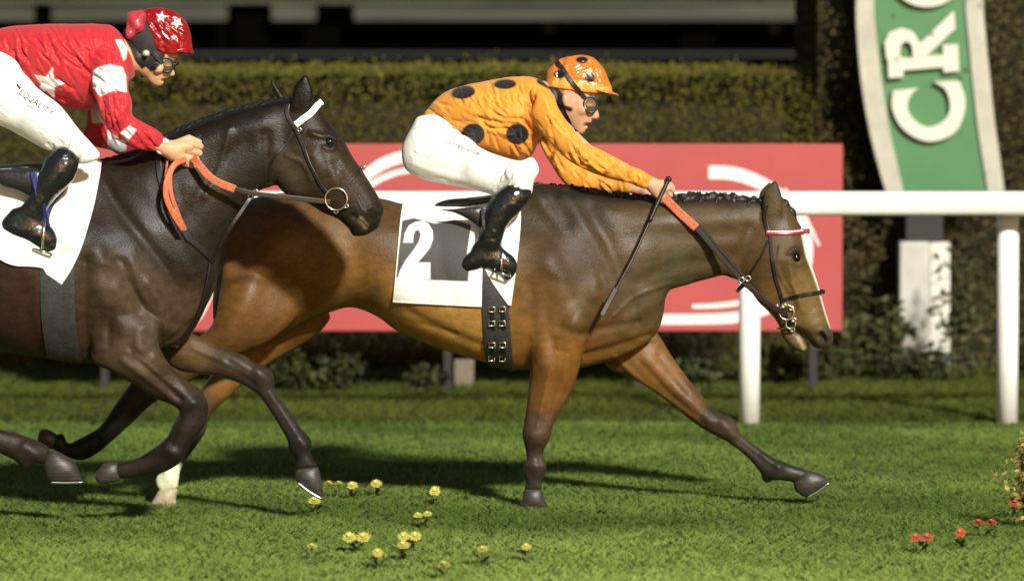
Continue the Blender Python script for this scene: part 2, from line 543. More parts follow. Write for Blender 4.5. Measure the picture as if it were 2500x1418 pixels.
class MB:
    """collects boxes, tubes and prisms into one mesh"""
    def __init__(s): s.v = []; s.f = []
    def add(s, V, Fc):
        o = len(s.v); s.v += [tuple(map(float, a)) for a in V]; s.f += [tuple(int(i) + o for i in f) for f in Fc]; return s
    def tube(s, pts, r, seg=10, closed=False): return s.add(*tube_geo(pts, r, seg, closed))
    def box(s, x0, x1, y0, y1, z0, z1):
        V = [(x, y, z) for x in (x0, x1) for y in (y0, y1) for z in (z0, z1)]
        return s.add(V, [(0, 1, 3, 2), (4, 6, 7, 5), (0, 4, 5, 1), (2, 3, 7, 6), (0, 2, 6, 4), (1, 5, 7, 3)])
    def prism(s, pts, y0, y1):
        """flat outline of (x, z) given thickness along y"""
        n = len(pts)
        V = [(p[0], y0, p[1]) for p in pts] + [(p[0], y1, p[1]) for p in pts]
        Fc = [tuple(range(n)), tuple(range(2 * n - 1, n - 1, -1))] + [(i, i + n, (i + 1) % n + n, (i + 1) % n) for i in range(n)]
        return s.add(V, Fc)
    def band(s, a, b, y0, y1):
        """solid strip between two matching (x, z) lines"""
        n = len(a); V = []
        for i in range(n): V += [(a[i][0], y0, a[i][1]), (b[i][0], y0, b[i][1]), (b[i][0], y1, b[i][1]), (a[i][0], y1, a[i][1])]
        Fc = [(0, 1, 2, 3), tuple(4 * (n - 1) + j for j in (3, 2, 1, 0))]
        for i in range(n - 1):
            for j in range(4): Fc.append((4 * i + j, 4 * i + 4 + j, 4 * i + 4 + (j + 1) % 4, 4 * i + (j + 1) % 4))
        return s.add(V, Fc)
    def build(s, name, m, parent=None, bevel=0.0, smooth=False):
        me = mesh_from(name, s.v, s.f, smooth=smooth)
        bm = bmesh.new(); bm.from_mesh(me); bmesh.ops.recalc_face_normals(bm, faces=bm.faces)
        if bevel: bmesh.ops.bevel(bm, geom=list(bm.edges), offset=bevel, segments=2, affect='EDGES', profile=.6)
        bm.to_mesh(me); bm.free()
        return put(name, me, m, parent)
def paint(px, base_ctl, pw=3.0):
    return idw(px, base_ctl, pw)
def brush(c, px, path, r, col, a=1.0, soft=.5):
    """colour mark of the coat or cloth along a pixel path"""
    path = np.array(path, float)
    if len(path) == 1: d = np.hypot(*(px - path[0]).T)
    else: d, _ = seg_dist(px, path)
    t = np.clip((r * (1 + soft) - d) / (2 * r * soft + 1e-6), 0, 1) * a
    return c * (1 - t[:, None]) + np.array(col)[None] * t[:, None]
def spot(c, px, x, y, rx, ry, col, edge=2.0, ang=0):
    ca, sa = math.cos(math.radians(ang)), math.sin(math.radians(ang))
    dx, dy = px[:, 0] - x, px[:, 1] - y
    d = (np.sqrt(((dx * ca + dy * sa) / rx) ** 2 + ((-dx * sa + dy * ca) / ry) ** 2) - 1) * min(rx, ry)
    t = np.clip(.5 - d / edge, 0, 1)[:, None]
    return c * (1 - t) + np.array(col)[None] * t
def shape(c, px, pts, col, edge=2.0):
    d = sdist(px, np.array(pts, float))
    t = np.clip(.5 + d / edge, 0, 1)[:, None]
    return c * (1 - t) + np.array(col)[None] * t
# ------------------------------------------------------------------ ground
M_turf = mat("turf_soil", (.10, .14, .026), .95, var=.3, vscale=3.0, bump=.4, bscale=40, var2=(.075, .095, .025))
M_verge = mat("verge_soil", (.045, .055, .016), .95, var=.5, vscale=2.2, bump=.6, bscale=30, var2=(.022, .017, .010))
M_far = mat("far_ground", (.012, .014, .007), .95, var=.4, vscale=.6)
def sheet(name, x0, x1, y0, y1, z, m, label):
    me = mesh_from(name, [(x0, y0, z), (x1, y0, z), (x1, y1, z), (x0, y1, z)], [(0, 1, 2, 3)])
    return tag(put(name, me, m), label, "ground", kind="structure")
sheet("ground", -500, 500, -60, 900, -.008, M_far, "dark ground reaching back under and behind the hedge")
sheet("racetrack", -60, 60, -40, 4.25, -.004, M_turf, "grass racetrack the two horses gallop on")
sheet("verge", -60, 60, 4.25, 8.6, -.003, M_verge, "darker rough strip between the white rail and the hedge")

def grass(name, x0, x1, y0, y1, dens, h, hv, wd, c_lo, c_hi, label, dark):
    n = int((x1 - x0) * (y1 - y0) * dens)
    x = RNG.uniform(x0, x1, n); y = RNG.uniform(y0, y1, n)
    pat = (np.sin(x * 3.1 + 1.3 * np.sin(y * 2.3)) + np.sin(y * 4.7 + 2 * np.sin(x * 1.9 + 1)) + np.sin((x + y) * 7.3) * .6 + np.sin((x * 1.7 - y) * 13.1) * .4) / 3
    pat2 = (np.sin(x * 9.1 + 2.2 * np.sin(y * 6.3)) * np.sin(y * 8.7 + 1.7 * np.sin(x * 5.9)))
    keep = RNG.random(n) > np.clip(-pat2 - .45, 0, 1) * 1.2
    x, y, pat, pat2 = x[keep], y[keep], pat[keep], pat2[keep]; n = len(x)
    hh = (h + hv * RNG.normal(0, 1, n)) * (1 + .35 * pat + .25 * pat2); hh = np.clip(hh, .012, None)
    a = RNG.uniform(0, 2 * math.pi, n); ln = RNG.uniform(.6, 3.0, n) * hh
    la = RNG.normal(0, .75, n) + math.pi * (RNG.random(n) < .45)      # mown turf combed along the track
    wv = wd * RNG.uniform(.6, 1.5, n)
    bx, by = np.cos(a) * wv / 2, np.sin(a) * wv / 2
    z0 = np.full(n, -.003)
    V = np.empty((n, 3, 3))
    V[:, 0] = np.stack([x - bx, y - by, z0], 1); V[:, 1] = np.stack([x + bx, y + by, z0], 1)
    V[:, 2] = np.stack([x + np.cos(la) * ln, y + np.sin(la) * ln, hh], 1)
    pat3 = np.sin(x * .9 + 1.1 * np.sin(y * 1.7) + 2) * np.sin(y * 2.9 + 1.4 * np.sin(x * .8))
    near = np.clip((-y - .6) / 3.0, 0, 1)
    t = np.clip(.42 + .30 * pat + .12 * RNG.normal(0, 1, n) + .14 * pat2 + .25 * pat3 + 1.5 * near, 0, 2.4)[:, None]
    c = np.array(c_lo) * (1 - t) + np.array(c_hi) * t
    br = (RNG.random(n) < dark)[:, None]
    c = np.where(br, c * np.array([.8, .6, .6]), c)
    c = c * RNG.uniform(.9, 1.1, n)[:, None]
    me = bpy.data.meshes.new(name)
    me.vertices.add(n * 3); me.vertices.foreach_set("co", V.astype(np.float32).ravel())
    me.loops.add(n * 3); me.loops.foreach_set("vertex_index", np.arange(n * 3, dtype=np.int32))
    me.polygons.add(n); me.polygons.foreach_set("loop_start", np.arange(0, n * 3, 3, dtype=np.int32))
    me.polygons.foreach_set("loop_total", np.full(n, 3, np.int32)); me.update(calc_edges=True)
    at = me.color_attributes.new("Col", 'FLOAT_COLOR', 'POINT')
    c4 = np.ones((n, 3, 4), np.float32); c4[:, :, :3] = c[:, None, :]
    at.data.foreach_set("color", c4.ravel())
    return tag(put(name, me, M_blade), label, "grass", kind="stuff")
M_blade = mat("grass_blade", attr=True, rough=.7, spec=.1, up=.75)
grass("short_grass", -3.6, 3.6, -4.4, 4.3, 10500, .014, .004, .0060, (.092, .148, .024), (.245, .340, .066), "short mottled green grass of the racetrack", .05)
grass("rough_grass", -4.6, 4.6, 4.2, 8.3, 5200, .030, .010, .0075, (.068, .096, .015), (.155, .195, .030), "darker longer grass of the strip behind the white rail", .25)

# ------------------------------------------------------------------ leaves
M_leaf = mat("leaf", attr=True, rough=.75, spec=.12)
M_stem = mat("stem_bark", (.035, .025, .015), .9, var=.4, vscale=30)
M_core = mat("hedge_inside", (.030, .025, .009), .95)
def leaf_mesh(name, C, size, cols, up=.3):
    n = len(C)
    d = RNG.normal(0, 1, (n, 3)); d[:, 2] *= .7; d /= np.linalg.norm(d, axis=1)[:, None]
    e = RNG.normal(0, 1, (n, 3)); e[:, 1] *= .6; e -= (e * d).sum(1)[:, None] * d; e /= np.linalg.norm(e, axis=1)[:, None]
    L = size * RNG.uniform(.6, 1.4, n)[:, None]; Wd = L * RNG.uniform(.35, .6, n)[:, None]
    nn = np.cross(d, e)
    V = np.stack([C - d * L * .5, C + e * Wd * .5 + nn * L * .08, C + d * L * .5, C - e * Wd * .5 + nn * L * .08], 1).reshape(-1, 3)
    Q = np.arange(4 * n).reshape(-1, 4)
    return mesh_from(name, V, Q, cols=np.repeat(cols, 4, 0), smooth=False)
def hedge(name, x0, x1, y0, y1, z1, dens, size, c_a, c_b, c_top, label, seed, topband=.25, rag=.12):
    r = np.random.default_rng(seed)
    root = thing(name, label, "hedge")
    nf = int((x1 - x0) * z1 * dens); n2 = int((x1 - x0) * (y1 - y0) * dens * .9); n3 = int(z1 * (y1 - y0) * dens * .6)
    pts = np.concatenate([
        np.stack([r.uniform(x0, x1, nf), np.full(nf, y0), r.uniform(.03, z1, nf)], 1),
        np.stack([r.uniform(x0, x1, n2), r.uniform(y0, y1, n2), np.full(n2, z1)], 1),
        np.stack([np.full(n3, x0), r.uniform(y0, y1, n3), r.uniform(.03, z1, n3)], 1),
        np.stack([np.full(n3, x1), r.uniform(y0, y1, n3), r.uniform(.03, z1, n3)], 1)])
    lump = np.sin(pts[:, 0] * 2.3 + 1.7 * np.sin(pts[:, 2] * 3 + seed)) * .5 + np.sin(pts[:, 0] * 5.9 + pts[:, 2] * 4.1) * .3 + np.sin(pts[:, 0] * 13 - pts[:, 2] * 9) * .2
    pts[:, 1] -= lump * rag + r.exponential(.05, len(pts)) - .06
    hi = np.clip((pts[:, 2] - z1 + .35) / .35, 0, 1)
    pts[:, 1] += np.where(pts[:, 1] < y0 + .3, hi ** 2 * .25, 0)
    pts[:, 2] += np.where(pts[:, 2] > z1 - .01, lump * .012 + r.exponential(.012, len(pts)) - .02, 0)
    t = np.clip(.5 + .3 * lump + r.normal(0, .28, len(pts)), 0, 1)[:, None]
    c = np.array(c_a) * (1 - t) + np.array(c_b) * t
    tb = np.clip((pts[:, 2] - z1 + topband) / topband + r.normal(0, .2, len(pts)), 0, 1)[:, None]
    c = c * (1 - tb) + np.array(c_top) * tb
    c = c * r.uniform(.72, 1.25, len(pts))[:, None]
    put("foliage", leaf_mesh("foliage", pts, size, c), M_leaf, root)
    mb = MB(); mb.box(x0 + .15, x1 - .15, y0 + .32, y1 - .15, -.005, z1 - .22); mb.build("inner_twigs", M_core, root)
    return root
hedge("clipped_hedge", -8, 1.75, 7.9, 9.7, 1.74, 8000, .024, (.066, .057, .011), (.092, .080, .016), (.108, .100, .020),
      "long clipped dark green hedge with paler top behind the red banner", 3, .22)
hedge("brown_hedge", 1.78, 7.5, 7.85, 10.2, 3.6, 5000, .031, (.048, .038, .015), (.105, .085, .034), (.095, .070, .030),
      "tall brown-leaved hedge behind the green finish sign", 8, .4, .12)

def shrub(px, Y, wpx, hpx, n, size, c_a, c_b, label, seed, name="leafy_plant", group="low plants in front of the hedge", zb=None):
    r = np.random.default_rng(seed)
    k = S(Y); base = P(px, 900, Y); bx = base.x
    root = thing(name, label, "plant", group); root.location = (bx, Y, 0)
    W, H = wpx * k, hpx * k
    q = r.normal(0, 1, (n, 3)); q /= np.linalg.norm(q, axis=1)[:, None]; q *= (r.random(n) ** .45)[:, None]
    lum = 1 + .5 * np.sin(q[:, 0] * 7 + seed) + .4 * np.sin(q[:, 2] * 9 + seed * 2) + r.normal(0, .2, n)
    C = np.stack([q[:, 0] * W * .5 * lum, q[:, 1] * W * .35, H * (.52 + .48 * q[:, 2] * np.clip(lum, .6, 1.25))], 1)
    C = C[C[:, 2] > .01]
    t = r.random(len(C))[:, None]
    put("foliage", leaf_mesh("foliage", C, size, (np.array(c_a) * (1 - t) + np.array(c_b) * t) * r.uniform(.6, 1.3, len(C))[:, None]), M_leaf, root)
    mb = MB()
    for i in range(6):
        a = r.uniform(-1, 1, 2)
        mb.tube([(0, 0, -.004), (a[0] * W * .15, a[1] * W * .1, H * .35), (a[0] * W * .33, a[1] * W * .2, H * .75)], [.006, .004, .002], 5)
    mb.build("stems", M_stem, root)
    return root
GA, GB = (.016, .020, .006), (.045, .048, .016)
shrub(700, 6.15, 150, 105, 700, .06, GA, GB, "pale leafy plant behind the bay horse's hind leg", 1)
shrub(835, 6.15, 80, 110, 320, .06, GA, (.050, .055, .02), "slim plant under the banner's left half", 2)
shrub(1035, 6.1, 90, 70, 320, .055, GA, (.05, .055, .02), "small plant left of the pale stump below the banner", 3)
shrub(1680, 6.1, 110, 90, 420, .055, (.022, .030, .010), (.06, .07, .026), "plant just left of the rail post by the horse's chest", 4)
shrub(1960, 6.9, 190, 95, 600, .06, (.025, .03, .010), (.06, .065, .025), "low dark plant under the leading horse's muzzle", 5)
shrub(2160, 7.2, 150, 190, 700, .06, (.032, .040, .013), (.085, .088, .036), "upright plant left of the white sign pillar", 6)
shrub(2352, 7.0, 110, 330, 460, .05, (.035, .042, .014), (.085, .085, .034), "tall plant overlapping the right side of the sign pillar", 7)
shrub(2255, 6.95, 190, 90, 520, .05, (.022, .03, .010), (.06, .07, .025), "low plant covering the foot of the sign pillar", 12)
shrub(2520, 7.0, 170, 140, 500, .06, (.02, .025, .008), (.055, .06, .025), "plant right of the second rail post", 9)

# ------------------------------------------------------------------ shed / stand far behind, coloured near black as unlit
M_unlit = mat("unlit_board", (.0016, .0016, .0016), .95, spec=0.0)  # near-black albedo stands in for floodlight falling short of the shed
M_fascia = mat("weathered_board", (.050, .048, .032), .8, var=.45, vscale=2.2, stretch=(.35, 1, 6), var2=(.018, .018, .012))
M_dim = mat("dull_rail", (.011, .011, .010), .7, var=.3, vscale=3)
M_roof = mat("olive_sheet", (.045, .048, .022), .8, var=.3, vscale=2)
YB = 24.0
def zx(px, py, Y): p = P(px, py, Y); return p.x, p.z
shed = thing("long_shed", "long shed coloured black as unlit, with weathered board band far behind the hedge", "building")
xl, xr = -14.0, zx(2012, 60, YB)[0]
zt = lambda py, Y=YB: zx(1250, py, Y)[1]
MB().box(xl, xr, YB, YB + 5, -.005, zt(12) - .004).build("wall", M_unlit, shed)
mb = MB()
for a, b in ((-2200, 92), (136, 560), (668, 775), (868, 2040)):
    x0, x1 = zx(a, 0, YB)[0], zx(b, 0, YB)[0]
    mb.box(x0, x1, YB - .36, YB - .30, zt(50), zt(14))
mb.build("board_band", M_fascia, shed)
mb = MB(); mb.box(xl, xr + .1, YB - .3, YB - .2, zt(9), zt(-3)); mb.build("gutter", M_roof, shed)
MB().box(xl, xr, YB - .02, YB + 5, zt(12), 4.6).build("upper_wall", M_unlit, shed)
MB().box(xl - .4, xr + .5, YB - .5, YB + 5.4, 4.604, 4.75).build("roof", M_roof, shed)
MB().box(xl, xr - .1, YB - .16, YB - .08, zt(137), zt(129)).build("rail", M_dim, shed)
for a in (112, 615, 1700):
    x = zx(a, 0, YB)[0]; w2 = .05 if a == 112 else .16
    MB().box(x - w2, x + w2, YB - .15, YB - .06, -.004, zt(11)).build("post", M_unlit, shed)
for a, b0, b1 in ((1340, 52, 80), (1890, 52, 82)):
    x = zx(a, 0, YB)[0]
    MB().box(x - .06, x + .06, YB - .09, YB - .05, zt(b1), zt(b0)).build("hanging_lamp_box", M_dim, shed)
# trees closing the far background, leaf colour darkened as unlit
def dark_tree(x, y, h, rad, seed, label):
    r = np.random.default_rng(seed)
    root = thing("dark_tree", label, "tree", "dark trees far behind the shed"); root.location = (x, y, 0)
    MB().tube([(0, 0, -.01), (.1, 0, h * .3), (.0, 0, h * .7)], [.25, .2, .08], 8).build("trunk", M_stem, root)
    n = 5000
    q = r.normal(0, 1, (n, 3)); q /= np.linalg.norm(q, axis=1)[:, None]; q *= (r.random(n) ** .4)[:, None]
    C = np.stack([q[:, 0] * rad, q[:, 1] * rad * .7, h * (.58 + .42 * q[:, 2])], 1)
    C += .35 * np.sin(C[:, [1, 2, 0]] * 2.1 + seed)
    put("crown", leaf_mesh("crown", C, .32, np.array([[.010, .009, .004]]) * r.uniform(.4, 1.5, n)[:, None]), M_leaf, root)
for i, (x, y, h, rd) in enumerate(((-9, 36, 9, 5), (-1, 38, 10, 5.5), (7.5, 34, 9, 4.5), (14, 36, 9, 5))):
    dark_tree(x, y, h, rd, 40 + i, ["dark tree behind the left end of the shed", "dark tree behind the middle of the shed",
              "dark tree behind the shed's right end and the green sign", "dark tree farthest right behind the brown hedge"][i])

# ------------------------------------------------------------------ red advertising banner
M_red = mat("banner_red", (.385, .058, .056), .55, var=.06, vscale=3)
M_white = mat("white_plastic", (.80, .80, .76), .35, var=.04, vscale=8)
M_ink = mat("banner_white", (.78, .72, .68), .5)
M_dark = mat("dark_steel", (.012, .012, .012), .6)
YH = 6.3
ban = thing("advertising_banner", "wide red advertising banner with white curved strokes behind the rail", "banner")
x0, z1 = zx(150, 352, YH); x1, z0 = zx(2056, 808, YH)
MB().box(x0, x1, YH, YH + .035, z0, z1).build("panel", M_red, ban, bevel=.006)
def swoosh(path, wid, name="stroke"):
    c = catmull(path, 8); w_ = np.interp(np.linspace(0, 1, len(c)), np.linspace(0, 1, len(wid)), wid)
    t = np.gradient(c, axis=0); t /= np.hypot(*t.T)[:, None]; n_ = np.stack([-t[:, 1], t[:, 0]], 1)
    a = [zx(*q, YH) for q in c + n_ * w_[:, None] / 2]; b = [zx(*q, YH) for q in c - n_ * w_[:, None] / 2]
    return MB().band(a, b, YH - .004, YH + .001).build(name, M_ink, ban)
swoosh([(1120, 372), (1050, 373), (985, 383), (930, 403), (888, 437), (850, 490), (800, 570)], [26, 28, 28, 28, 26, 22, 10])
swoosh([(1080, 412), (1000, 416), (950, 428), (905, 452), (870, 490)], [12, 13, 14, 14, 8])
swoosh([(1730, 421), (1790, 424), (1850, 444), (1900, 476), (1940, 525), (1968, 590), (1962, 660), (1925, 715), (1870, 752), (1800, 774), (1700, 779), (1560, 779)],
       [32, 32, 31, 30, 30, 30, 30, 30, 30, 26, 25, 24])
swoosh([(1690, 748), (1760, 745), (1830, 734), (1885, 712)], [9, 12, 13, 13])
swoosh([(1915, 462), (1960, 520), (2000, 600)], [8, 10, 5])
swoosh([(545, 620), (512, 690), (480, 760), (440, 806)], [34, 38, 36, 30])
for px in (250, 700, 1092, 1560, 1990):
    x = zx(px, 0, YH)[0]
    MB().box(x - .022, x + .022, YH + .04, YH + .085, -.004, z1 - .05).build("leg", M_dark, ban)
stump = thing("stump", "pale weathered wooden stump on the grass below the banner", "stump")
p = P(1133, 900, 6.6)
sm_ = MB().box(p.x - .055, p.x + .055, 6.55, 6.67, -.004, zx(1133, 876, 6.6)[1])
tag(sm_.build("stump_block", mat("weathered_wood", (.16, .13, .09), .85, var=.35, vscale=25, stretch=(4, 4, .6)), stump, bevel=.008), None)
p = P(1770, 905, 6.5)
plate = MB().box(P(1770, 905, 7.3).x - .06, P(1770, 905, 7.3).x + .06, 7.25, 7.33, -.004, .045).build("marker_block", mat("pale_stone", (.45, .43, .38), .8, var=.2, vscale=30), None, bevel=.006)
tag(plate, "small pale block in the dark grass left of the rail post", "block")

# ------------------------------------------------------------------ running rail
YR = 4.0
rail = thing("running_rail", "white plastic running rail on posts along the track", "rail")
zt_, zb_ = zx(1250, 467, YR)[1], zx(1250, 527, YR)[1]
prof = []
for i in range(24):
    a = 2 * math.pi * i / 24
    prof.append((math.copysign(abs(math.cos(a)) ** .7, math.cos(a)) * .042, (zt_ + zb_) / 2 + math.copysign(abs(math.sin(a)) ** .7, math.sin(a)) * (zt_ - zb_) / 2))
V = [(x, YR + a, b) for x in (-9, 9) for a, b in prof]
F_ = [(i, (i + 1) % 24, 24 + (i + 1) % 24, 24 + i) for i in range(24)] + [tuple(range(24)), tuple(range(47, 23, -1))]
put("top_rail", mesh_from("top_rail", V, F_), M_white, rail)
for px in (-690, -60, 1830, 2460, 3090):
    x = P(px, 800, YR + .16).x
    zt2 = P(px, 520, YR + .16).z
    MB().tube([(x, YR + .16, -.004), (x, YR + .16, .4), (x, YR + .16, zt2)], .0545, 24).build("post", M_white, rail, smooth=True)
    MB().tube([(x, YR + .16, zt2 - .03), (x, YR + .12, zt2 + .02), (x, YR + .03, zt2 + .02)], .03, 12).build("bracket", M_dark, rail, smooth=True)

# ------------------------------------------------------------------ finish sign
M_green = mat("sign_green", (.060, .19, .075), .45, var=.05, vscale=5)
M_sgw = mat("sign_white", (.42, .41, .33), .5, var=.12, vscale=9)
M_let = mat("letter_white", (.60, .59, .50), .45)
YS = 7.6
sign = thing("finish_sign", "tall curved green sign with white edges and raised letters CRO", "sign")
LO = [(2150, -520), (2120, -360), (2098, -180), (2090, 0), (2093, 100), (2105, 220), (2125, 330), (2148, 420), (2166, 480)]
LI = [(2193, -520), (2163, -360), (2141, -180), (2133, 0), (2140, 100), (2152, 200), (2172, 320), (2192, 410), (2208, 480)]
RI = [(2417, -520), (2387, -360), (2365, -180), (2357, 0), (2365, 100), (2374, 200), (2388, 320), (2402, 410), (2413, 480)]
RO = [(2460, -520), (2430, -360), (2408, -180), (2400, 0), (2407, 100), (2416, 190), (2428, 300), (2441, 390), (2453, 480)]
def W2(pts): return [zx(*q, YS) for q in catmull(pts, 5)]
MB().band(W2(LI), W2(RI), YS, YS + .06).build("green_board", M_green, sign)
MB().band(W2(LO), W2(LI), YS - .02, YS + .08).build("edge_strip", M_sgw, sign)
MB().band(W2(RI), W2(RO), YS - .02, YS + .08).build("edge_strip", M_sgw, sign)
def Z(pts): return [zx(a, b, YS) for a, b in pts]
Cc = [(2179, 222), (2241, 215), (2222, 233), (2214, 257), (2221, 281), (2241, 301), (2265, 310), (2295, 301), (2315, 277), (2317, 247), (2305, 217), (2278, 200),
      (2340, 198), (2354, 237), (2352, 277), (2335, 316), (2305, 338), (2265, 345), (2226, 332), (2196, 306), (2179, 272), (2176, 247)]
Co = sample_path([Cc[0]] + Cc[:11:-1], 1.0); Ci = sample_path(Cc[1:12], 1.0)
tt = np.linspace(0, 1, 60)
rs = lambda c: np.stack([np.interp(tt, np.linspace(0, 1, len(c)), c[:, k]) for k in (0, 1)], 1)
MB().band(Z(rs(Co)), Z(rs(Ci)), YS - .045, YS - .012).build("letter_c", M_let, sign)
R_ = MB()
R_.prism(Z([(2169, 146), (2304, 133), (2304, 164), (2169, 175)]), YS - .045, YS - .012)
R_.prism(Z([(2166, 142), (2203, 140), (2204, 188), (2168, 191)]), YS - .047, YS - .014)
R_.prism(Z([(2300, 111), (2337, 108), (2340, 174), (2302, 177)]), YS - .047, YS - .014)
R_.band(Z([(2163, 146), (2158, 105), (2170, 80), (2200, 69), (2228, 78), (2243, 105), (2247, 141)]),
        Z([(2197, 143), (2196, 117), (2202, 105), (2212, 101), (2221, 106), (2226, 118), (2227, 141)]), YS - .049, YS - .016)
R_.prism(Z([(2232, 108), (2248, 104), (2327, 27), (2331, 70), (2262, 136), (2236, 138)]), YS - .043, YS - .010)
R_.build("letter_r", M_let, sign)
th = np.linspace(0, 2 * math.pi, 41)
MB().band(Z([(2262 + 90 * math.cos(a), -62 + 80 * math.sin(a)) for a in th]), Z([(2262 + 54 * math.cos(a), -62 + 46 * math.sin(a)) for a in th]), YS - .045, YS - .012).build("letter_o", M_let, sign)
pl, pt = zx(2196, 590, YS); pr, pb = zx(2320, 590, YS); pm = zx(2270, 590, YS)[0]
MB().box(pl, pm, YS - .03, YS + .16, -.004, pt).build("pillar", mat("grey_white_paint", (.46, .45, .40), .5, var=.15, vscale=6), sign, bevel=.012)
MB().box(pm + .003, pr, YS - .012, YS + .16, -.004, pt - .004).build("pillar", mat("mottled_white", (.60, .58, .50), .6, var=.35, vscale=14, stretch=(1, 1, 3)), sign, bevel=.012)  # right half: white with a strongly mottled tone
MB().box(pl + .04, pr - .04, YS + .02, YS + .10, pt - .01, zx(2250, 470, YS)[1]).build("neck", M_dark, sign)

# ------------------------------------------------------------------ flowers
M_yel = mat("yellow_petal", (.50, .45, .09), .6, var=.15, vscale=60)
M_org = mat("red_petal", (.42, .085, .035), .6, var=.2, vscale=60)
M_stk = mat("flower_stalk", (.085, .115, .022), .7, var=.2, vscale=40)
def flower(px, py, r, m, label, seed, name, group, hgt=.05, heads=1, tilt=.5):
    rr = np.random.default_rng(seed); r = r * rr.uniform(.8, 1.25); tilt = rr.uniform(.1, .8)
    p = G(px, py, hgt)
    root = thing(name, label, "flower", group); root.location = (p.x, p.y, 0)
    hb, sb = MB(), MB()
    for h in range(heads):
        ox, oy = ((h - (heads - 1) / 2) * r * 1.7, rr.uniform(-.01, .01))
        hz = hgt + rr.uniform(-.006, .006)
        for ring, (ln, lift, cnt) in enumerate(((1.0, .15, 14), (.75, .4, 11), (.45, .8, 8))):
            for i in range(cnt):
                a = 2 * math.pi * (i + ring * .4) / cnt + rr.uniform(-.1, .1)
                dx, dy = math.cos(a), math.sin(a)
                tx, ty = -dy * r * .17, dx * r * .17
                L = r * ln * rr.uniform(.85, 1.1)
                zt3 = r * lift * .6
                q = [(ox + dx * r * .05, oy + dy * r * .05, hz), (ox + dx * L * .6 + tx, oy + dy * L * .6 + ty, hz + zt3 * .8),
                     (ox + dx * L, oy + dy * L, hz + zt3), (ox + dx * L * .6 - tx, oy + dy * L * .6 - ty, hz + zt3 * .8)]
                q = [(x, y, z - (y - oy) * 0 + (y - oy) * tilt) for x, y, z in q]
                hb.add(q, [(0, 1, 2, 3)])
        sb.tube([(ox * .5, oy, -.004), (ox * .8, oy, hz * .6), (ox, oy, hz - .002)], .003, 6)
    hb.build("petals", m, root); sb.build("stalk", M_stk, root)
    for i in range(int(rr.integers(3, 7))):                      # toothed basal leaves
        a = rr.uniform(0, 6.283); L = rr.uniform(.05, .10); w_ = rr.uniform(.010, .018)
        dx, dy = math.cos(a), math.sin(a); lb = MB(); V_ = []
        for k in range(7):
            t = k / 6; ww = w_ * (math.sin(t * 2.6 + .3) * (1.0 if k % 2 else .6))
            z = .012 + .03 * math.sin(t * 2.4)
            V_ += [(dx * L * t - dy * ww, dy * L * t + dx * ww, z), (dx * L * t + dy * ww, dy * L * t - dx * ww, z)]
        lb.add(V_, [(2 * k, 2 * k + 1, 2 * k + 3, 2 * k + 2) for k in range(6)])
        lb.build("leaf", M_stk, root)
    return root
YF = [(815, 1183, 2, "double yellow flower just right of the dark horse's forward hoof"), (860, 1187, 1, "single yellow flower right of the double one by the hoof"),
      (918, 1180, 1, "yellow flower at the edge of the horses' shadow"), (1062, 1199, 1, "yellow flower under the bay horse's belly"),
      (769, 1222, 1, "yellow flower directly below the dark horse's forward hoof"), (1032, 1256, 2, "bright double yellow flower alone in the middle of the grass"),
      (870, 1313, 2, "wide yellow flower cluster left of centre in the near grass"), (762, 1333, 1, "leftmost yellow flower in the near grass"),
      (1000, 1312, 2, "upper of two close yellow flowers in the near grass"), (985, 1334, 1, "lower of two close yellow flowers in the near grass"),
      (922, 1353, 1, "dull yellow flower below the close pair"), (1285, 1337, 1, "yellow flower farthest right in the near grass"),
      (1084, 1376, 1, "nearest yellow flower low in the picture"), (1178, 1345, 1, "pale yellow flower left of the farthest right one")]
for i, (px, py, h, lb) in enumerate(YF):
    flower(px, py, .026, M_yel, lb, 60 + i, "yellow_flower", "yellow flowers in the grass", .055, h)
for i, (px, py, h, lb) in enumerate(((2250, 1312, 2, "leftmost orange-red flower in the right corner of the grass"), (2345, 1300, 1, "small orange-red flower between the two larger ones"),
                                     (2405, 1275, 2, "orange-red flower cluster nearest the brown plant"), (2478, 1228, 1, "dull red flower at the right edge of the picture"))):
    flower(px, py, .027, M_org, lb, 90 + i, "red_flower", "orange-red flowers at right", .06, h)
pe = G(2505, 1290, 0)
sh = shrub(2505, pe.y, 120, 240, 380, .028, (.16, .12, .04), (.34, .26, .08), "brownish yellow plant at the right edge of the grass", 21, "dry_plant", None)
# ------------------------------------------------------------------ horses
M_coat = mat("horse_coat", attr=True, rough=.47, spec=.26, var=.20, vscale=30, bump=.35, bscale=160, bump2=.16, b2scale=9, rvar=.10, stretch=(.7, 1, 1.3))
M_coat_dark = mat("dark_horse_coat", attr=True, rough=.43, spec=.22, var=.24, vscale=28, bump=.35, bscale=160, bump2=.2, b2scale=9, rvar=.10, stretch=(.7, 1, 1.3))
M_hoof = mat("horn_hoof", (.036, .030, .024), .45, var=.35, vscale=30, stretch=(1, 1, 4), bump=.3, bscale=50)
M_shoe = mat("steel_shoe", (.55, .55, .53), .3, metal=1.0)
M_mane = mat("black_mane", (.010, .008, .007), .5, var=.4, vscale=40, bump=1.0, bscale=70, stretch=(1, 1, .5))
M_eye = mat("dark_eye", (.004, .003, .002), .05, spec=.8)
M_lea = mat("dark_leather", (.014, .009, .007), .4, var=.3, vscale=40, spec=.5)
M_orl = mat("orange_rubber_grip", (.48, .115, .040), .55, var=.2, vscale=60, bump=.5, bscale=120)
M_met = mat("bright_steel", (.75, .73, .68), .18, metal=1.0)
M_cloth = mat("saddle_cloth", attr=True, rough=.7, var=.03, vscale=12, bump=.3, bscale=90)

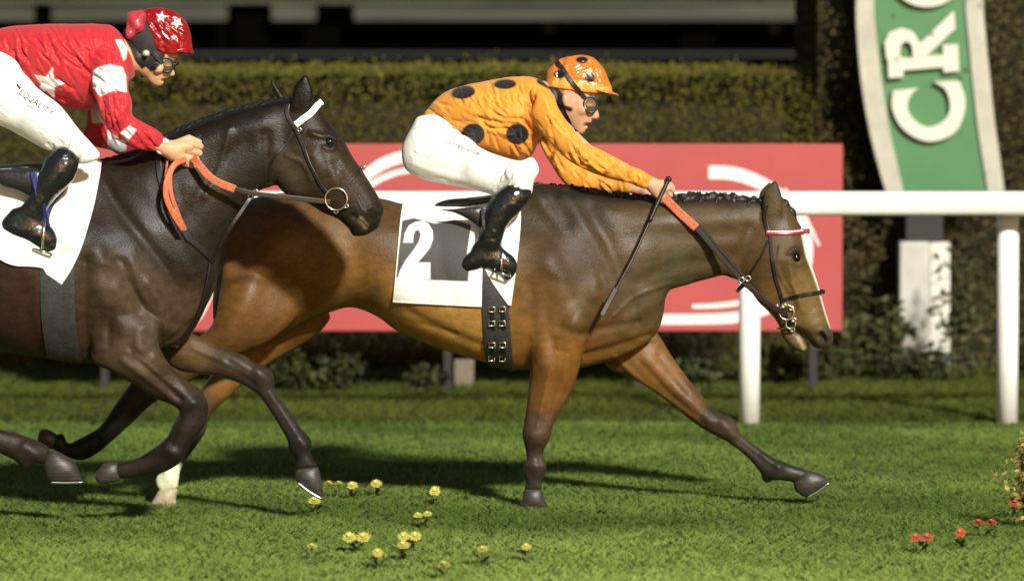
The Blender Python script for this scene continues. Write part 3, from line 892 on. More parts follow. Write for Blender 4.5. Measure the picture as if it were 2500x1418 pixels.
def hoof(name, pts, Y, root, shoe=None, ratio=.95, m=None):
    b = np.array(pts)
    s = Sculpt((b[:, 0].min() - 8, b[:, 1].min() - 8, b[:, 0].max() + 8, b[:, 1].max() + 8), Y, .10, .004)
    s.poly(pts, ratio, 0, 0, sub=4)
    V, Q = s.surface(2)
    o = put(name, mesh_from(name, V, Q), m or M_hoof, root)
    if shoe is not None:
        c = catmull(shoe, 6) if len(shoe) > 2 else np.array(shoe, float)
        mb = MB()
        for yo in (-.030, .030): mb.tube([tuple(P(a, b_, Y + yo)) for a, b_ in c], .0055, 8)
        mb.tube([tuple(P(c[-1][0], c[-1][1], Y - .030)), tuple(P(c[-1][0], c[-1][1], Y + .030))], .0055, 8)
        mb.build("shoe", M_shoe, o, smooth=True)
    return o
def eye_ball(px, py, r, tree, root, Y):
    p, n, ok = hit(tree, px, py, Y)
    for sgn in (1, -1):
        bm = bmesh.new(); bmesh.ops.create_uvsphere(bm, u_segments=20, v_segments=14, radius=r)
        me = bpy.data.meshes.new("eye"); bm.to_mesh(me); bm.free()
        me.polygons.foreach_set("use_smooth", np.ones(len(me.polygons), bool))
        o = put("eye", me, M_eye, root)
        o.location = (p.x, p.y + r * .45, p.z) if sgn > 0 else (p.x, 2 * Y - p.y - r * .45, p.z)

# ---------------- the leading bay (its right side faces us)
YB0 = 0.0
s = Sculpt((85, 425, 2045, 1225), YB0, .40, .0062)
trunk = [(560, 520), (640, 478), (780, 470), (925, 484), (1000, 500), (1150, 500), (1230, 478), (1300, 455), (1380, 462), (1480, 500), (1570, 575), (1612, 680), (1616, 750), (1600, 815),
         (1535, 862), (1450, 890), (1380, 902), (1282, 902), (1237, 901), (1177, 882), (1071, 850), (976, 811), (930, 778), (890, 758), (850, 750), (800, 764), (740, 790),
         (670, 826), (610, 852), (570, 862), (538, 838), (522, 778), (522, 700), (535, 600)]
s.poly(trunk, [(1100, 650, .84), (1300, 690, .72), (1540, 700, .60), (900, 600, .95), (700, 620, .86), (560, 700, .8), (1330, 470, .5)], 0, 0)
neck = [(1290, 470), (1400, 463), (1500, 478), (1600, 486), (1700, 482), (1780, 484), (1850, 490), (1893, 520), (1880, 600), (1840, 660), (1797, 680), (1767, 672), (1732, 680), (1679, 694),
        (1622, 716), (1607, 770), (1560, 820), (1450, 800), (1350, 690), (1290, 580)]
s.poly(neck, [(1860, 580, .50), (1700, 580, .47), (1500, 620, .62), (1350, 600, .75)], 0, .05)
head = [(1858, 505), (1885, 480), (1908, 480), (1926, 502), (1944, 534), (1961, 566), (1968, 612), (1979, 642), (1990, 672), (2003, 714), (2014, 756), (2028, 799), (2035, 824), (2030, 841), (2016, 850),
        (1995, 850), (1982, 842), (1962, 815), (1945, 806), (1920, 812), (1908, 806), (1893, 780), (1873, 757), (1852, 736), (1831, 710), (1806, 690), (1800, 655), (1815, 590), (1838, 530)]
s.poly(head, [(1890, 560, .66), (1850, 680, .66), (1930, 640, .78), (1960, 740, .70), (2005, 820, .92)], 0, .022)
s.poly([(1912, 790), (1940, 800), (1960, 822), (1971, 846), (1964, 858), (1946, 855), (1926, 842), (1908, 816)], .95, 0, .012)       # lower lip and chin
s.ell(2010, 822, -.035, .024, .018, .030, -20, .015); s.ell(2010, 822, .035, .024, .018, .030, -20, .015)
ear = [(1866, 556), (1862, 510), (1866, 470), (1880, 450), (1894, 441), (1904, 462), (1910, 490), (1908, 520), (1895, 556)]
s.poly(ear, .36, -.055, .012); s.poly([(a - 12, b + 4) for a, b in ear], .36, .055, .012)
# near fore (carrying), far fore (reaching), near hind (trailing), far hind (landing)
s.poly([(1300, 745), (1293, 830), (1295, 903), (1290, 952), (1285, 1000), (1279, 1035), (1277, 1062), (1282, 1090), (1286, 1118), (1283, 1146), (1286, 1168), (1283, 1196), (1320, 1196), (1322, 1172), (1331, 1150),
        (1331, 1130), (1326, 1108), (1331, 1085), (1343, 1060), (1350, 1040), (1372, 996), (1396, 950), (1414, 900), (1425, 850), (1440, 790), (1400, 740)],
       [(1350, 800, .62), (1340, 950, .85), (1310, 1060, .9), (1307, 1150, .8)], [(1350, 800, -.16), (1330, 1000, -.11), (1305, 1190, -.08)], .04)
s.poly([(1520, 790), (1575, 795), (1604, 812), (1638, 866), (1680, 924), (1731, 984), (1770, 1018), (1792, 1038), (1812, 1062), (1853, 1093), (1890, 1117), (1914, 1128), (1974, 1149), (1985, 1165), (1950, 1180), (1926, 1174),
        (1879, 1168), (1857, 1153), (1833, 1124), (1800, 1095), (1765, 1070), (1735, 1056), (1701, 1036), (1644, 990), (1587, 948), (1530, 918), (1481, 893), (1470, 840)],
       [(1560, 870, .75), (1700, 1000, .85), (1770, 1050, .95), (1900, 1150, .8)], [(1550, 850, .13), (1700, 1000, .09), (1960, 1170, .06)], .035)
s.poly([(560, 640), (680, 700), (720, 770), (660, 832), (600, 858), (540, 880), (480, 920), (430, 950), (392, 972), (364, 992), (322, 1032), (271, 1078), (240, 1104), (205, 1122), (170, 1118), (135, 1100),
        (112, 1078), (118, 1062), (140, 1066), (165, 1082), (190, 1072), (217, 1058), (248, 1036), (287, 979), (312, 944), (330, 920), (380, 885), (450, 845), (520, 790), (540, 700)],
       [(600, 760, .75), (450, 900, .8), (350, 980, .72), (200, 1090, .85)], [(600, 760, -.14), (350, 970, -.10), (120, 1080, -.07)], .03)
s.poly([(700, 700), (800, 760), (790, 800), (740, 840), (680, 874), (636, 902), (600, 930), (560, 968), (525, 1000), (507, 1030), (498, 1058), (478, 1090), (456, 1120), (440, 1150), (437, 1172), (430, 1192), (396, 1200), (384, 1180), (398, 1150), (408, 1120),
        (425, 1080), (436, 1050), (428, 1030), (440, 1005), (470, 980), (500, 940), (530, 890), (580, 820), (640, 740)],
       [(700, 780, .75), (560, 930, .85), (470, 1050, .8), (410, 1180, .85)], [(700, 780, .13), (480, 1040, .09), (400, 1200, .04)], .03)
for x, y, yo in ((1872, 1164, .075), (1288, 1150, -.085), (148, 1072, -.07), (392, 1172, .05)):
    s.ell(x, y, yo, .020, .018, .024, 0, .02)
for x, y, yo, r in ((1772, 1040, .085, .040), (1311, 1064, -.11, .044), (1308, 1142, -.09, .028), (470, 1040, .085, .038)):
    s.ell(x, y, yo, r, r * .85, r, 0, .03)
V, Q = s.surface(1)
def relief(V, Q):
    up = [([(1306, 470), (1360, 540), (1420, 640), (1450, 720)], 20, .010), ([(1380, 480), (1430, 560), (1480, 640), (1500, 700)], 20, .008),
          ([(1340, 640), (1370, 720), (1400, 790)], 34, .014), ([(1440, 720), (1425, 770), (1380, 810)], 30, .013), ([(1330, 850), (1335, 920), (1320, 1000)], 16, .006),
          ([(1385, 850), (1375, 920), (1350, 990)], 13, .005), ([(1680, 700), (1600, 735), (1520, 800)], 16, .006), ([(1880, 640), (1850, 690), (1862, 735)], 22, .007),
          ([(1925, 640), (1945, 720), (1960, 760)], 9, .006), ([(1926, 618), (1943, 608), (1960, 618)], 6, .008), ([(1928, 640), (1944, 648), (1958, 642)], 5, .005), ([(1996, 812), (2006, 806), (2020, 818)], 5, .005), ([(1975, 700), (1992, 760)], 9, .003), ([(1580, 880), (1660, 960), (1730, 1030)], 16, .006),
          ([(950, 700), (1040, 760), (1150, 810)], 40, .007), ([(700, 560), (620, 660), (560, 780)], 50, .012), ([(1790, 530), (1700, 540), (1600, 540), (1480, 520)], 26, .006),
          ([(1310, 1048), (1312, 1075)], 16, .005), ([(1305, 1128), (1307, 1150)], 14, .004), ([(1765, 1030), (1792, 1062)], 13, .007), ([(1905, 1135), (1895, 1160)], 13, .007), ([(1300, 1060), (1330, 1060)], 13, .006), ([(1290, 1135), (1326, 1135)], 11, .006), ([(1500, 870), (1580, 940), (1700, 1020)], 7, .005), ([(1410, 760), (1390, 790)], 22, .010), ([(1355, 860), (1330, 960), (1312, 1040)], 5, .004), ([(1860, 1112), (1900, 1140)], 6, .004), ([(470, 1010), (430, 1110), (410, 1170)], 8, .004), ([(360, 975), (250, 1065)], 8, .004), ([(1400, 560), (1440, 640), (1455, 690)], 15, .005), ([(1640, 690), (1560, 720), (1500, 770)], 5, .003), ([(1930, 690), (1950, 730), (1948, 770)], 4, .003), ([(1905, 600), (1900, 660), (1925, 710)], 4, .003), ([(640, 640), (600, 740), (560, 820)], 30, .010)]
    dn = [([(1345, 500), (1395, 580), (1430, 660), (1440, 730)], 17, -.009), ([(1440, 510), (1475, 580), (1510, 660), (1545, 740), (1560, 800)], 16, -.013), ([(1295, 700), (1297, 800), (1292, 880)], 12, -.010),
          ([(1370, 800), (1420, 815), (1480, 800), (1560, 790)], 9, -.010), ([(1430, 870), (1500, 850), (1590, 822)], 9, -.014), ([(1350, 830), (1352, 920), (1335, 1010)], 7, -.006),
          ([(1560, 690), (1620, 660), (1700, 640), (1790, 625)], 14, -.008), ([(1500, 590), (1600, 570), (1700, 575), (1790, 570)], 16, -.006), ([(1830, 560), (1810, 620), (1806, 680)], 12, -.010),
          ([(1902, 650), (1915, 700), (1935, 750)], 9, -.007), ([(1945, 655), (1968, 700), (1985, 750)], 8, -.004), ([(2005, 818), (2011, 829)], 7, -.016), ([(1985, 845), (1965, 818), (1945, 806)], 5, -.012),
          ([(1350, 690), (1330, 760)], 14, -.008), ([(850, 560), (880, 680), (870, 750)], 26, -.012), ([(1000, 760), (1080, 800), (1170, 840)], 9, -.006), ([(560, 960), (520, 1010)], 7, -.004),
          ([(1030, 790), (1110, 815)], 6, -.004), ([(1735, 985), (1780, 1028)], 8, -.004), ([(1318, 1090), (1316, 1130)], 5, -.004), ([(1800, 1075), (1860, 1122)], 5, -.004), ([(1560, 880), (1640, 965), (1720, 1030)], 6, -.005), ([(1380, 860), (1352, 960), (1330, 1030)], 6, -.005), ([(440, 1080), (415, 1150)], 5, -.003), ([(330, 1000), (240, 1080)], 5, -.003), ([(600, 560), (640, 640), (700, 720)], 18, -.007), ([(1070, 560), (1080, 660), (1110, 740)], 12, -.003), ([(1010, 560), (1015, 650), (1040, 730)], 12, -.003), ([(1610, 870), (1680, 960)], 7, -.005)]
    return dents(V, Q, [(p, r, a * 1.3) for p, r, a in up] + [(p, r * 1.3, a * .9) for p, r, a in dn])
V = relief(V, Q)
px = to_px(V)
K = 1.15
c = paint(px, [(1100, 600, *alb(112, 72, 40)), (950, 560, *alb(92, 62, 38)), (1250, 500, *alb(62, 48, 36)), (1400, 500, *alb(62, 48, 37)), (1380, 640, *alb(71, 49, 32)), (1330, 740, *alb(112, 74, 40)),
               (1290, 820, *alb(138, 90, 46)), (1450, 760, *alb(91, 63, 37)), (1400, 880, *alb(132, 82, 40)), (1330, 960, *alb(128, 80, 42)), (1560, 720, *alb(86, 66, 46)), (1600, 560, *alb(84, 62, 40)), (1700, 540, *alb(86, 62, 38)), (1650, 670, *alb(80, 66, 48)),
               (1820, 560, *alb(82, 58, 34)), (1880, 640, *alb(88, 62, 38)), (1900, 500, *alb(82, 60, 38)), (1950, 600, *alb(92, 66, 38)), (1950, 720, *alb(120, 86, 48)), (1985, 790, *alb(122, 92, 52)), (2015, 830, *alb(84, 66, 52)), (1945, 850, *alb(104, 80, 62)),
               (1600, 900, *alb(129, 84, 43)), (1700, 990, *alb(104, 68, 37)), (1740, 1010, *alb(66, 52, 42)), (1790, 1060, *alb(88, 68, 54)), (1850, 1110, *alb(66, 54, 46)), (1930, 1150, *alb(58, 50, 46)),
               (1310, 1050, *alb(104, 74, 60)), (1305, 1100, *alb(84, 66, 62)), (1305, 1160, *alb(72, 58, 54)), (1100, 780, *alb(178, 126, 68)), (1180, 850, *alb(184, 130, 68)), (980, 760, *alb(165, 114, 62)), (1060, 700, *alb(140, 96, 54)),  # belly tones raised beyond the paler coat, in place of light there
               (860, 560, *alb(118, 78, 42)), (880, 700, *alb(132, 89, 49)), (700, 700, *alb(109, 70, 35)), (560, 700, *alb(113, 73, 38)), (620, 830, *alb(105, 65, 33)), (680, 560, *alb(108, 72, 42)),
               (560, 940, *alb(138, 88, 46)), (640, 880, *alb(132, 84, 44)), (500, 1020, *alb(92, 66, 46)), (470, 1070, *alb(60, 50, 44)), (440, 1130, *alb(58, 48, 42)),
               (450, 900, *alb(92, 62, 42)), (370, 980, *alb(34, 28, 25)), (250, 1070, *alb(28, 24, 22)), (130, 1080, *alb(28, 24, 22))], 4.0)  # trailing leg near black: the dark horse's shadow painted over its black points
c = c * (1 - .30 * np.clip((.46 - V[:, 2]) / .12, 0, 1))[:, None]          # black points of a bay
c = brush(c, px, [(414, 1150), (407, 1185), (402, 1210)], 30, (.62, .56, .46), 1, .25)
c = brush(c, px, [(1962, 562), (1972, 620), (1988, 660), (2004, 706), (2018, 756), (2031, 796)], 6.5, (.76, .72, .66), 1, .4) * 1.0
c = brush(c, px, [(2010, 824)], 26, alb(70, 54, 44), .8, .7)
c = brush(c, px, [(2007, 818), (2012, 828)], 8, alb(22, 16, 15), .95, .4)
c = brush(c, px, [(1942, 614)], 16, alb(34, 26, 20), .8, .5)
c = brush(c, px, [(1962, 850), (1948, 822)], 5, alb(200, 170, 140), .6, .5)
c = brush(c, px, [(1895, 446), (1902, 470)], 10, alb(40, 32, 28), .7, .6)
c = brush(c, px, [(1300, 462), (1500, 482), (1850, 492)], 16, alb(30, 25, 22), .8, .7)
c = c * np.array([.97, 1.13, .95])
bay = thing("racehorse", "leading bay racehorse in number 2 saddle cloth stretched out at full gallop", "horse")
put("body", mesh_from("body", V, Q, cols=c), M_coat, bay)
T_bay = bvh(V, Q)
hoof("hoof", [(1283, 1192), (1276, 1214), (1270, 1240), (1334, 1240), (1328, 1214), (1320, 1192)], YB0 - .08, bay)
hoof("hoof", [(1968, 1147), (2009, 1158), (2023, 1178), (1998, 1197), (1973, 1213), (1944, 1200), (1938, 1176), (1950, 1160)], YB0 + .06, bay, [(1972, 1213), (1999, 1198), (2022, 1180)])
hoof("hoof", [(140, 1062), (118, 1048), (98, 1050), (92, 1074), (104, 1090), (128, 1096), (142, 1084)], YB0 - .07, bay)
hoof("hoof", [(394, 1192), (378, 1212), (368, 1240), (424, 1240), (430, 1214), (432, 1192)], YB0 + .04, bay, None, .95, mat('pale_hoof', (.36, .29, .20), .5, var=.3, vscale=30))
eye_ball(1943, 629, .021, T_bay, bay, YB0)
# mane along the crest, tail
sm2 = Sculpt((1285, 440, 1960, 565), YB0, .12, .0055)
sm2.chain([(1884, 500, 0, .022), (1912, 500, 0, .020), (1930, 520, 0, .015), (1946, 550, -.01, .006)], .015)
sm2.chain([(1905, 502, -.02, .014), (1930, 535, -.03, .006)], .012)
r_ = np.random.default_rng(4)
xs = np.linspace(1300, 1868, 46)
for x in xs:
    yb = np.interp(x, [1300, 1400, 1500, 1600, 1700, 1780, 1868], [459, 463, 480, 488, 481, 483, 497]) - 3
    h_ = r_.uniform(4, 13)
    sm2.chain([(x, yb + 10, r_.uniform(-.018, .0), .016), (x - r_.uniform(2, 14), yb - h_ * .45, r_.uniform(-.03, .01), .009)], .016)
for x in xs[::3]:
    yb = np.interp(x, [1300, 1400, 1500, 1600, 1700, 1780, 1868], [459, 463, 480, 488, 481, 483, 497])
    sm2.chain([(x, yb + 2, -.020, .010), (x - r_.uniform(2, 10), yb + r_.uniform(6, 15), -.044, .005)], .014)
Vm, Qm = sm2.surface(1)
Vm = wrinkle(Vm, Qm, .004, 60, (1, 1, .5))
put("mane", mesh_from("mane", Vm, Qm), M_mane, bay)
st = Sculpt((150, 500, 580, 760), YB0, .14, .008)
st.chain([(560, 535, 0, .035), (480, 520, 0, .05), (380, 545, .01, .065), (280, 600, .02, .05), (190, 670, .02, .015)], .04, .7)
Vm, Qm = st.surface(2); Vm = wrinkle(Vm, Qm, .008, 22, (.4, 1, 1.6))
put("tail", mesh_from("tail", Vm, Qm), M_mane, bay)

# ---------------- the dark horse on our side of it
YD = -.66
s = Sculpt((-800, 175, 945, 1225), YD, .42, .0064)
trunk = [(-690, 500), (-600, 440), (-470, 405), (-300, 400), (-100, 418), (60, 420), (160, 405), (240, 398), (330, 415), (420, 480), (490, 560), (524, 620), (522, 690), (500, 750), (472, 800), (430, 838),
         (385, 852), (330, 872), (260, 884), (180, 884), (90, 870), (0, 856), (-120, 830), (-220, 800), (-300, 770), (-380, 780), (-450, 830), (-560, 850), (-670, 800), (-715, 690), (-710, 580)]
s.poly(trunk, [(0, 640, .84), (200, 650, .74), (430, 650, .66), (-250, 600, .95), (-500, 620, .88), (240, 420, .5)], 0, 0)
neck = [(215, 408), (270, 400), (330, 378), (400, 340), (470, 308), (560, 276), (640, 257), (700, 246), (745, 262), (752, 330), (720, 400), (672, 450), (640, 462), (615, 480), (590, 520), (560, 570), (535, 625), (515, 700),
        (470, 750), (380, 740), (290, 640), (230, 520)]
s.poly(neck, [(700, 320, .50), (560, 380, .46), (420, 500, .56), (330, 560, .74)], 0, .05)
head = [(690, 262), (716, 245), (750, 246), (778, 262), (800, 293), (826, 327), (844, 352), (862, 385), (882, 413), (904, 448), (924, 480), (938, 506), (934, 530), (924, 556), (902, 570), (893, 574), (864, 576),
        (850, 557), (825, 535), (790, 520), (762, 502), (735, 488), (708, 478), (688, 465), (672, 440), (664, 400), (672, 340)]
s.poly(head, [(730, 320, .66), (720, 420, .66), (800, 400, .76), (850, 470, .72), (905, 540, .92)], 0, .022)
s.ell(912, 520, -.035, .022, .018, .028, 40, .015); s.ell(912, 520, .035, .022, .018, .028, 40, .015)
ear = [(715, 270), (712, 240), (722, 208), (744, 183), (756, 200), (763, 225), (762, 250), (750, 275)]
s.poly(ear, .36, -.05, .012)
s.poly([(700, 275), (684, 250), (668, 225), (658, 190), (672, 205), (690, 230), (712, 262)], .5, .05, .012)
# near fore (folding), far fore (reaching), near hind coming forward, far hind
s.poly([(250, 780), (222, 850), (230, 886), (271, 906), (326, 937), (372, 968), (420, 988), (440, 1003), (436, 1020), (424, 1034), (405, 1070), (372, 1096), (335, 1118), (300, 1128), (272, 1138), (270, 1160), (300, 1168), (345, 1160), (400, 1152),
        (440, 1126), (466, 1086), (486, 1058), (502, 1030), (503, 990), (492, 956), (470, 938), (440, 918), (415, 892), (390, 848), (370, 780)],
       [(310, 830, .66), (390, 940, .85), (470, 1000, .9), (420, 1110, .8)], [(310, 830, -.16), (470, 1000, -.11), (300, 1150, -.09)], .035)
s.poly([(400, 780), (465, 812), (543, 848), (600, 870), (636, 900), (659, 927), (680, 967), (714, 1014), (737, 1049), (752, 1074), (755, 1098), (764, 1120), (774, 1140), (740, 1156), (722, 1140), (725, 1118), (712, 1092), (683, 1040), (659, 1002), (628, 961),
        (582, 934), (528, 918), (470, 910), (430, 900), (395, 860)],
       [(470, 860, .8), (600, 900, .85), (650, 940, .92), (740, 1080, .8)], [(430, 850, .13), (640, 930, .10), (750, 1140, .07)], .035)
s.poly([(-640, 640), (-480, 660), (-380, 740), (-330, 800), (-300, 850), (-270, 890), (-250, 930), (-190, 972), (-100, 1010), (0, 1047), (39, 1056), (85, 1074), (120, 1095), (110, 1130), (85, 1128), (58, 1132), (0, 1106), (-90, 1072),
        (-200, 1030), (-290, 985), (-330, 960), (-352, 920), (-420, 880), (-520, 850), (-620, 780)],
       [(-500, 740, .7), (-300, 900, .85), (-200, 1000, .75), (90, 1110, .85)], [(-500, 740, -.14), (-250, 980, -.10), (100, 1120, -.08)], .03)
s.poly([(-650, 640), (-520, 700), (-480, 780), (-500, 850), (-545, 900), (-590, 945), (-640, 985), (-690, 1040), (-735, 1095), (-770, 1130), (-790, 1112), (-765, 1070), (-725, 1010), (-690, 960), (-690, 930), (-660, 880), (-680, 780)],
       [(-580, 740, .75), (-640, 950, .8), (-760, 1100, .8)], [(-580, 740, .14), (-640, 950, .10), (-760, 1100, .08)], .03)
for x, y, yo in ((398, 1112, -.10), (722, 1094, .075), (62, 1128, -.085)):
    s.ell(x, y, yo, .022, .018, .024, 0, .02)
for x, y, yo, r in ((476, 996, -.11, .046), (640, 920, .10, .044), (736, 1082, .08, .034), (418, 1104, -.10, .036), (72, 1104, -.085, .036)):
    s.ell(x, y, yo, r, r * .85, r, 0, .03)
V, Q = s.surface(1)
up = [([(235, 620), (260, 700), (300, 780)], 26, .012), ([(320, 640), (370, 720), (385, 790)], 24, .013), ([(285, 700), (330, 790), (340, 850)], 18, .010), ([(380, 870), (430, 925), (470, 980)], 14, .007),
      ([(300, 880), (370, 930), (430, 980)], 9, .006), ([(680, 380), (690, 430), (720, 465)], 26, .008), ([(760, 326), (786, 334), (800, 332), (818, 342)], 7, .008), ([(790, 360), (806, 366), (818, 360)], 5, .005), ([(900, 508), (912, 504), (922, 516)], 5, .005), ([(770, 380), (820, 450)], 14, .004),
      ([(640, 300), (520, 330), (420, 390), (330, 440)], 28, .008), ([(470, 830), (560, 870), (630, 915)], 14, .006), ([(360, 460), (420, 560), (470, 660)], 26, .008), ([(460, 985), (490, 985)], 15, .008), ([(405, 1095), (430, 1110)], 13, .007), ([(630, 905), (655, 930)], 14, .007), ([(728, 1072), (745, 1088)], 13, .007), ([(60, 1090), (90, 1110)], 13, .006), ([(250, 640), (300, 660), (350, 740), (350, 800)], 14, .008), ([(240, 700), (262, 760), (300, 800)], 20, .009), ([(360, 690), (390, 740), (400, 800)], 16, .008), ([(330, 865), (400, 925), (450, 965)], 6, .005), ([(470, 850), (560, 890), (630, 935)], 6, .004), ([(660, 960), (720, 1060)], 6, .004), ([(700, 380), (740, 400), (760, 440)], 6, .004), ([(830, 420), (870, 480), (890, 520)], 5, .003), ([(480, 330), (420, 430), (440, 520)], 10, .004), ([(560, 320), (540, 400), (500, 480)], 10, .004)]
dn = [([(210, 640), (205, 760), (215, 860)], 10, -.012), ([(285, 640), (330, 720), (348, 745)], 9, -.013), ([(240, 420), (300, 520), (370, 610), (430, 700), (440, 790)], 13, -.013), ([(400, 850), (440, 820), (490, 780)], 9, -.012),
      ([(320, 850), (390, 930), (440, 975)], 7, -.008), ([(650, 330), (655, 400), (668, 450)], 11, -.010), ([(780, 380), (800, 430)], 9, -.006), ([(820, 400), (860, 460), (890, 500)], 8, -.005), ([(910, 522)], 7, -.012),
      ([(895, 560), (880, 545), (862, 528)], 5, -.010), ([(600, 350), (520, 420), (470, 520)], 16, -.008), ([(270, 760), (262, 840)], 8, -.008), ([(560, 885), (620, 935)], 7, -.006), ([(675, 990), (720, 1065)], 5, -.004), ([(440, 1020), (420, 1080)], 5, -.004), ([(300, 640), (345, 740), (362, 760)], 7, -.010), ([(60, 690), (70, 780), (90, 850)], 14, -.005), ([(-30, 650), (-30, 760), (-10, 840)], 14, -.004), ([(-180, 520), (-200, 680), (-230, 780)], 26, -.012)]
V = dents(V, Q, [(p, r, a * 1.3) for p, r, a in up] + [(p, r * 1.3, a * .95) for p, r, a in dn])
px = to_px(V)
c = paint(px, [(0, 500, *alb(40, 32, 28)), (100, 780, *alb(66, 48, 40)), (300, 560, *alb(48, 40, 33)), (300, 700, *alb(96, 83, 66)), (260, 780, *alb(74, 58, 46)), (380, 800, *alb(90, 77, 62)), (340, 870, *alb(92, 78, 62)), (430, 930, *alb(74, 60, 50)),  # shoulder tones lightened: coat highlight painted into the colour
               (470, 1000, *alb(56, 48, 46)), (420, 1110, *alb(50, 42, 38)), (450, 600, *alb(46, 40, 34)), (420, 400, *alb(44, 38, 31)), (560, 330, *alb(44, 38, 31)), (620, 420, *alb(46, 40, 33)), (700, 300, *alb(46, 38, 30)), (700, 420, *alb(78, 68, 54)),
               (780, 400, *alb(70, 60, 48)), (800, 330, *alb(54, 44, 34)), (850, 440, *alb(68, 56, 42)), (900, 530, *alb(56, 48, 38)), (930, 520, *alb(50, 42, 36)), (744, 190, *alb(20, 17, 15)),
               (470, 860, *alb(110, 88, 60)), (560, 880, *alb(78, 66, 56)), (650, 940, *alb(64, 58, 56)), (720, 1060, *alb(58, 52, 52)), (750, 1120, *alb(54, 48, 46)), (60, 1090, *alb(66, 58, 54)), (-300, 600, *alb(40, 32, 28)), (-500, 700, *alb(44, 34, 28)), (-300, 920, *alb(44, 36, 30))], 4.0)
c = brush(c, px, [(880, 535), (894, 552)], 6, alb(190, 180, 150), .8, .5)
c = brush(c, px, [(910, 522)], 11, alb(24, 20, 18), .8, .5)
c = brush(c, px, [(806, 346)], 15, alb(24, 20, 17), .8, .5)
c = brush(c, px, [(240, 402), (420, 335), (560, 276), (700, 250)], 18, alb(26, 22, 20), .7, .7)
c = c * np.array([.74, .67, .58]) * (1 - .25 * np.clip((.46 - V[:, 2]) / .12, 0, 1))[:, None]
dk = thing("racehorse", "near-black brown racehorse with rider in red, half a length behind on the near side", "horse")
put("body", mesh_from("body", V, Q, cols=c), M_coat_dark, dk)
T_dk = bvh(V, Q)
hoof("hoof", [(290, 1132), (262, 1128), (244, 1140), (232, 1164), (244, 1180), (272, 1178), (296, 1168)], YD - .09, dk)
hoof("hoof", [(730, 1140), (720, 1160), (726, 1176), (752, 1198), (784, 1214), (788, 1190), (782, 1160), (772, 1138)], YD + .07, dk, [(727, 1178), (754, 1199), (783, 1216)])
hoof("hoof", [(128, 1098), (160, 1112), (182, 1128), (198, 1166), (196, 1174), (126, 1174), (110, 1150), (108, 1120)], YD - .08, dk, [(124, 1177), (160, 1178), (199, 1177)])
hoof("hoof", [(-770, 1112), (-792, 1108), (-812, 1124), (-800, 1146), (-774, 1148)], YD + .08, dk)
eye_ball(804, 347, .021, T_dk, dk, YD)
sm2 = Sculpt((225, 225, 790, 470), YD, .14, .006)
xs = np.linspace(245, 735, 60)
for x in xs:
    yb = np.interp(x, [245, 330, 400, 470, 560, 640, 700, 735], [402, 380, 342, 310, 278, 259, 249, 254])
    L = r_.uniform(14, 34)
    sm2.chain([(x, yb + 9, .004, .013), (x - 5, yb + 3, .022, .011), (x - L * .5, yb + L * .8, .066, .006)], .022)
sm2.chain([(725, 252, -.01, .016), (752, 262, -.02, .013), (768, 285, -.03, .006)], .012)
Vm, Qm = sm2.surface(1); Vm = wrinkle(Vm, Qm, .004, 60, (1, 1, .5))
put("mane", mesh_from("mane", Vm, Qm), M_mane, dk)
st = Sculpt((-1150, 430, -660, 700), YD, .14, .009)
st.chain([(-680, 505, 0, .035), (-760, 490, 0, .05), (-870, 510, .01, .065), (-980, 560, .02, .05), (-1080, 620, .02, .015)], .04, .7)
Vm, Qm = st.surface(2); Vm = wrinkle(Vm, Qm, .008, 22, (.4, 1, 1.6))
put("tail", mesh_from("tail", Vm, Qm), M_mane, dk)
# ------------------------------------------------------------------ riders
M_skin = mat("skin", attr=True, rough=.5, spec=.35, var=.06, vscale=60, bump=.15, bscale=220, subs=.12)
M_silk = mat("racing_silk", attr=True, rough=.52, spec=.24, sheen=.15, var=.06, vscale=30, bump=.35, bscale=48, stretch=(1, 1, .6))
M_bree = mat("white_breeches", attr=True, rough=.6, spec=.3, var=.02, vscale=20, bump=.3, bscale=45)
M_boot = mat("black_boot", (.008, .008, .009), .2, spec=.7, bump=.5, bscale=30, bump2=.5, b2scale=16, coat=.4)
M_hel = mat("silk_cap", attr=True, rough=.3, spec=.5, bump=.5, bscale=55, coat=.3, bump2=.4, b2scale=18)
M_strap = mat("black_strap", (.008, .008, .008), .5)
M_lens = mat("goggle_lens", (.05, .05, .035), .06, spec=.8, coat=.6)
M_frame = mat("goggle_frame", (.010, .010, .010), .35)
SKIN = alb(232, 182, 146); SKL = alb(214, 150, 118); BLK = (.010, .009, .009)
M_ink2 = mat("black_print", (.03, .03, .03), .6)

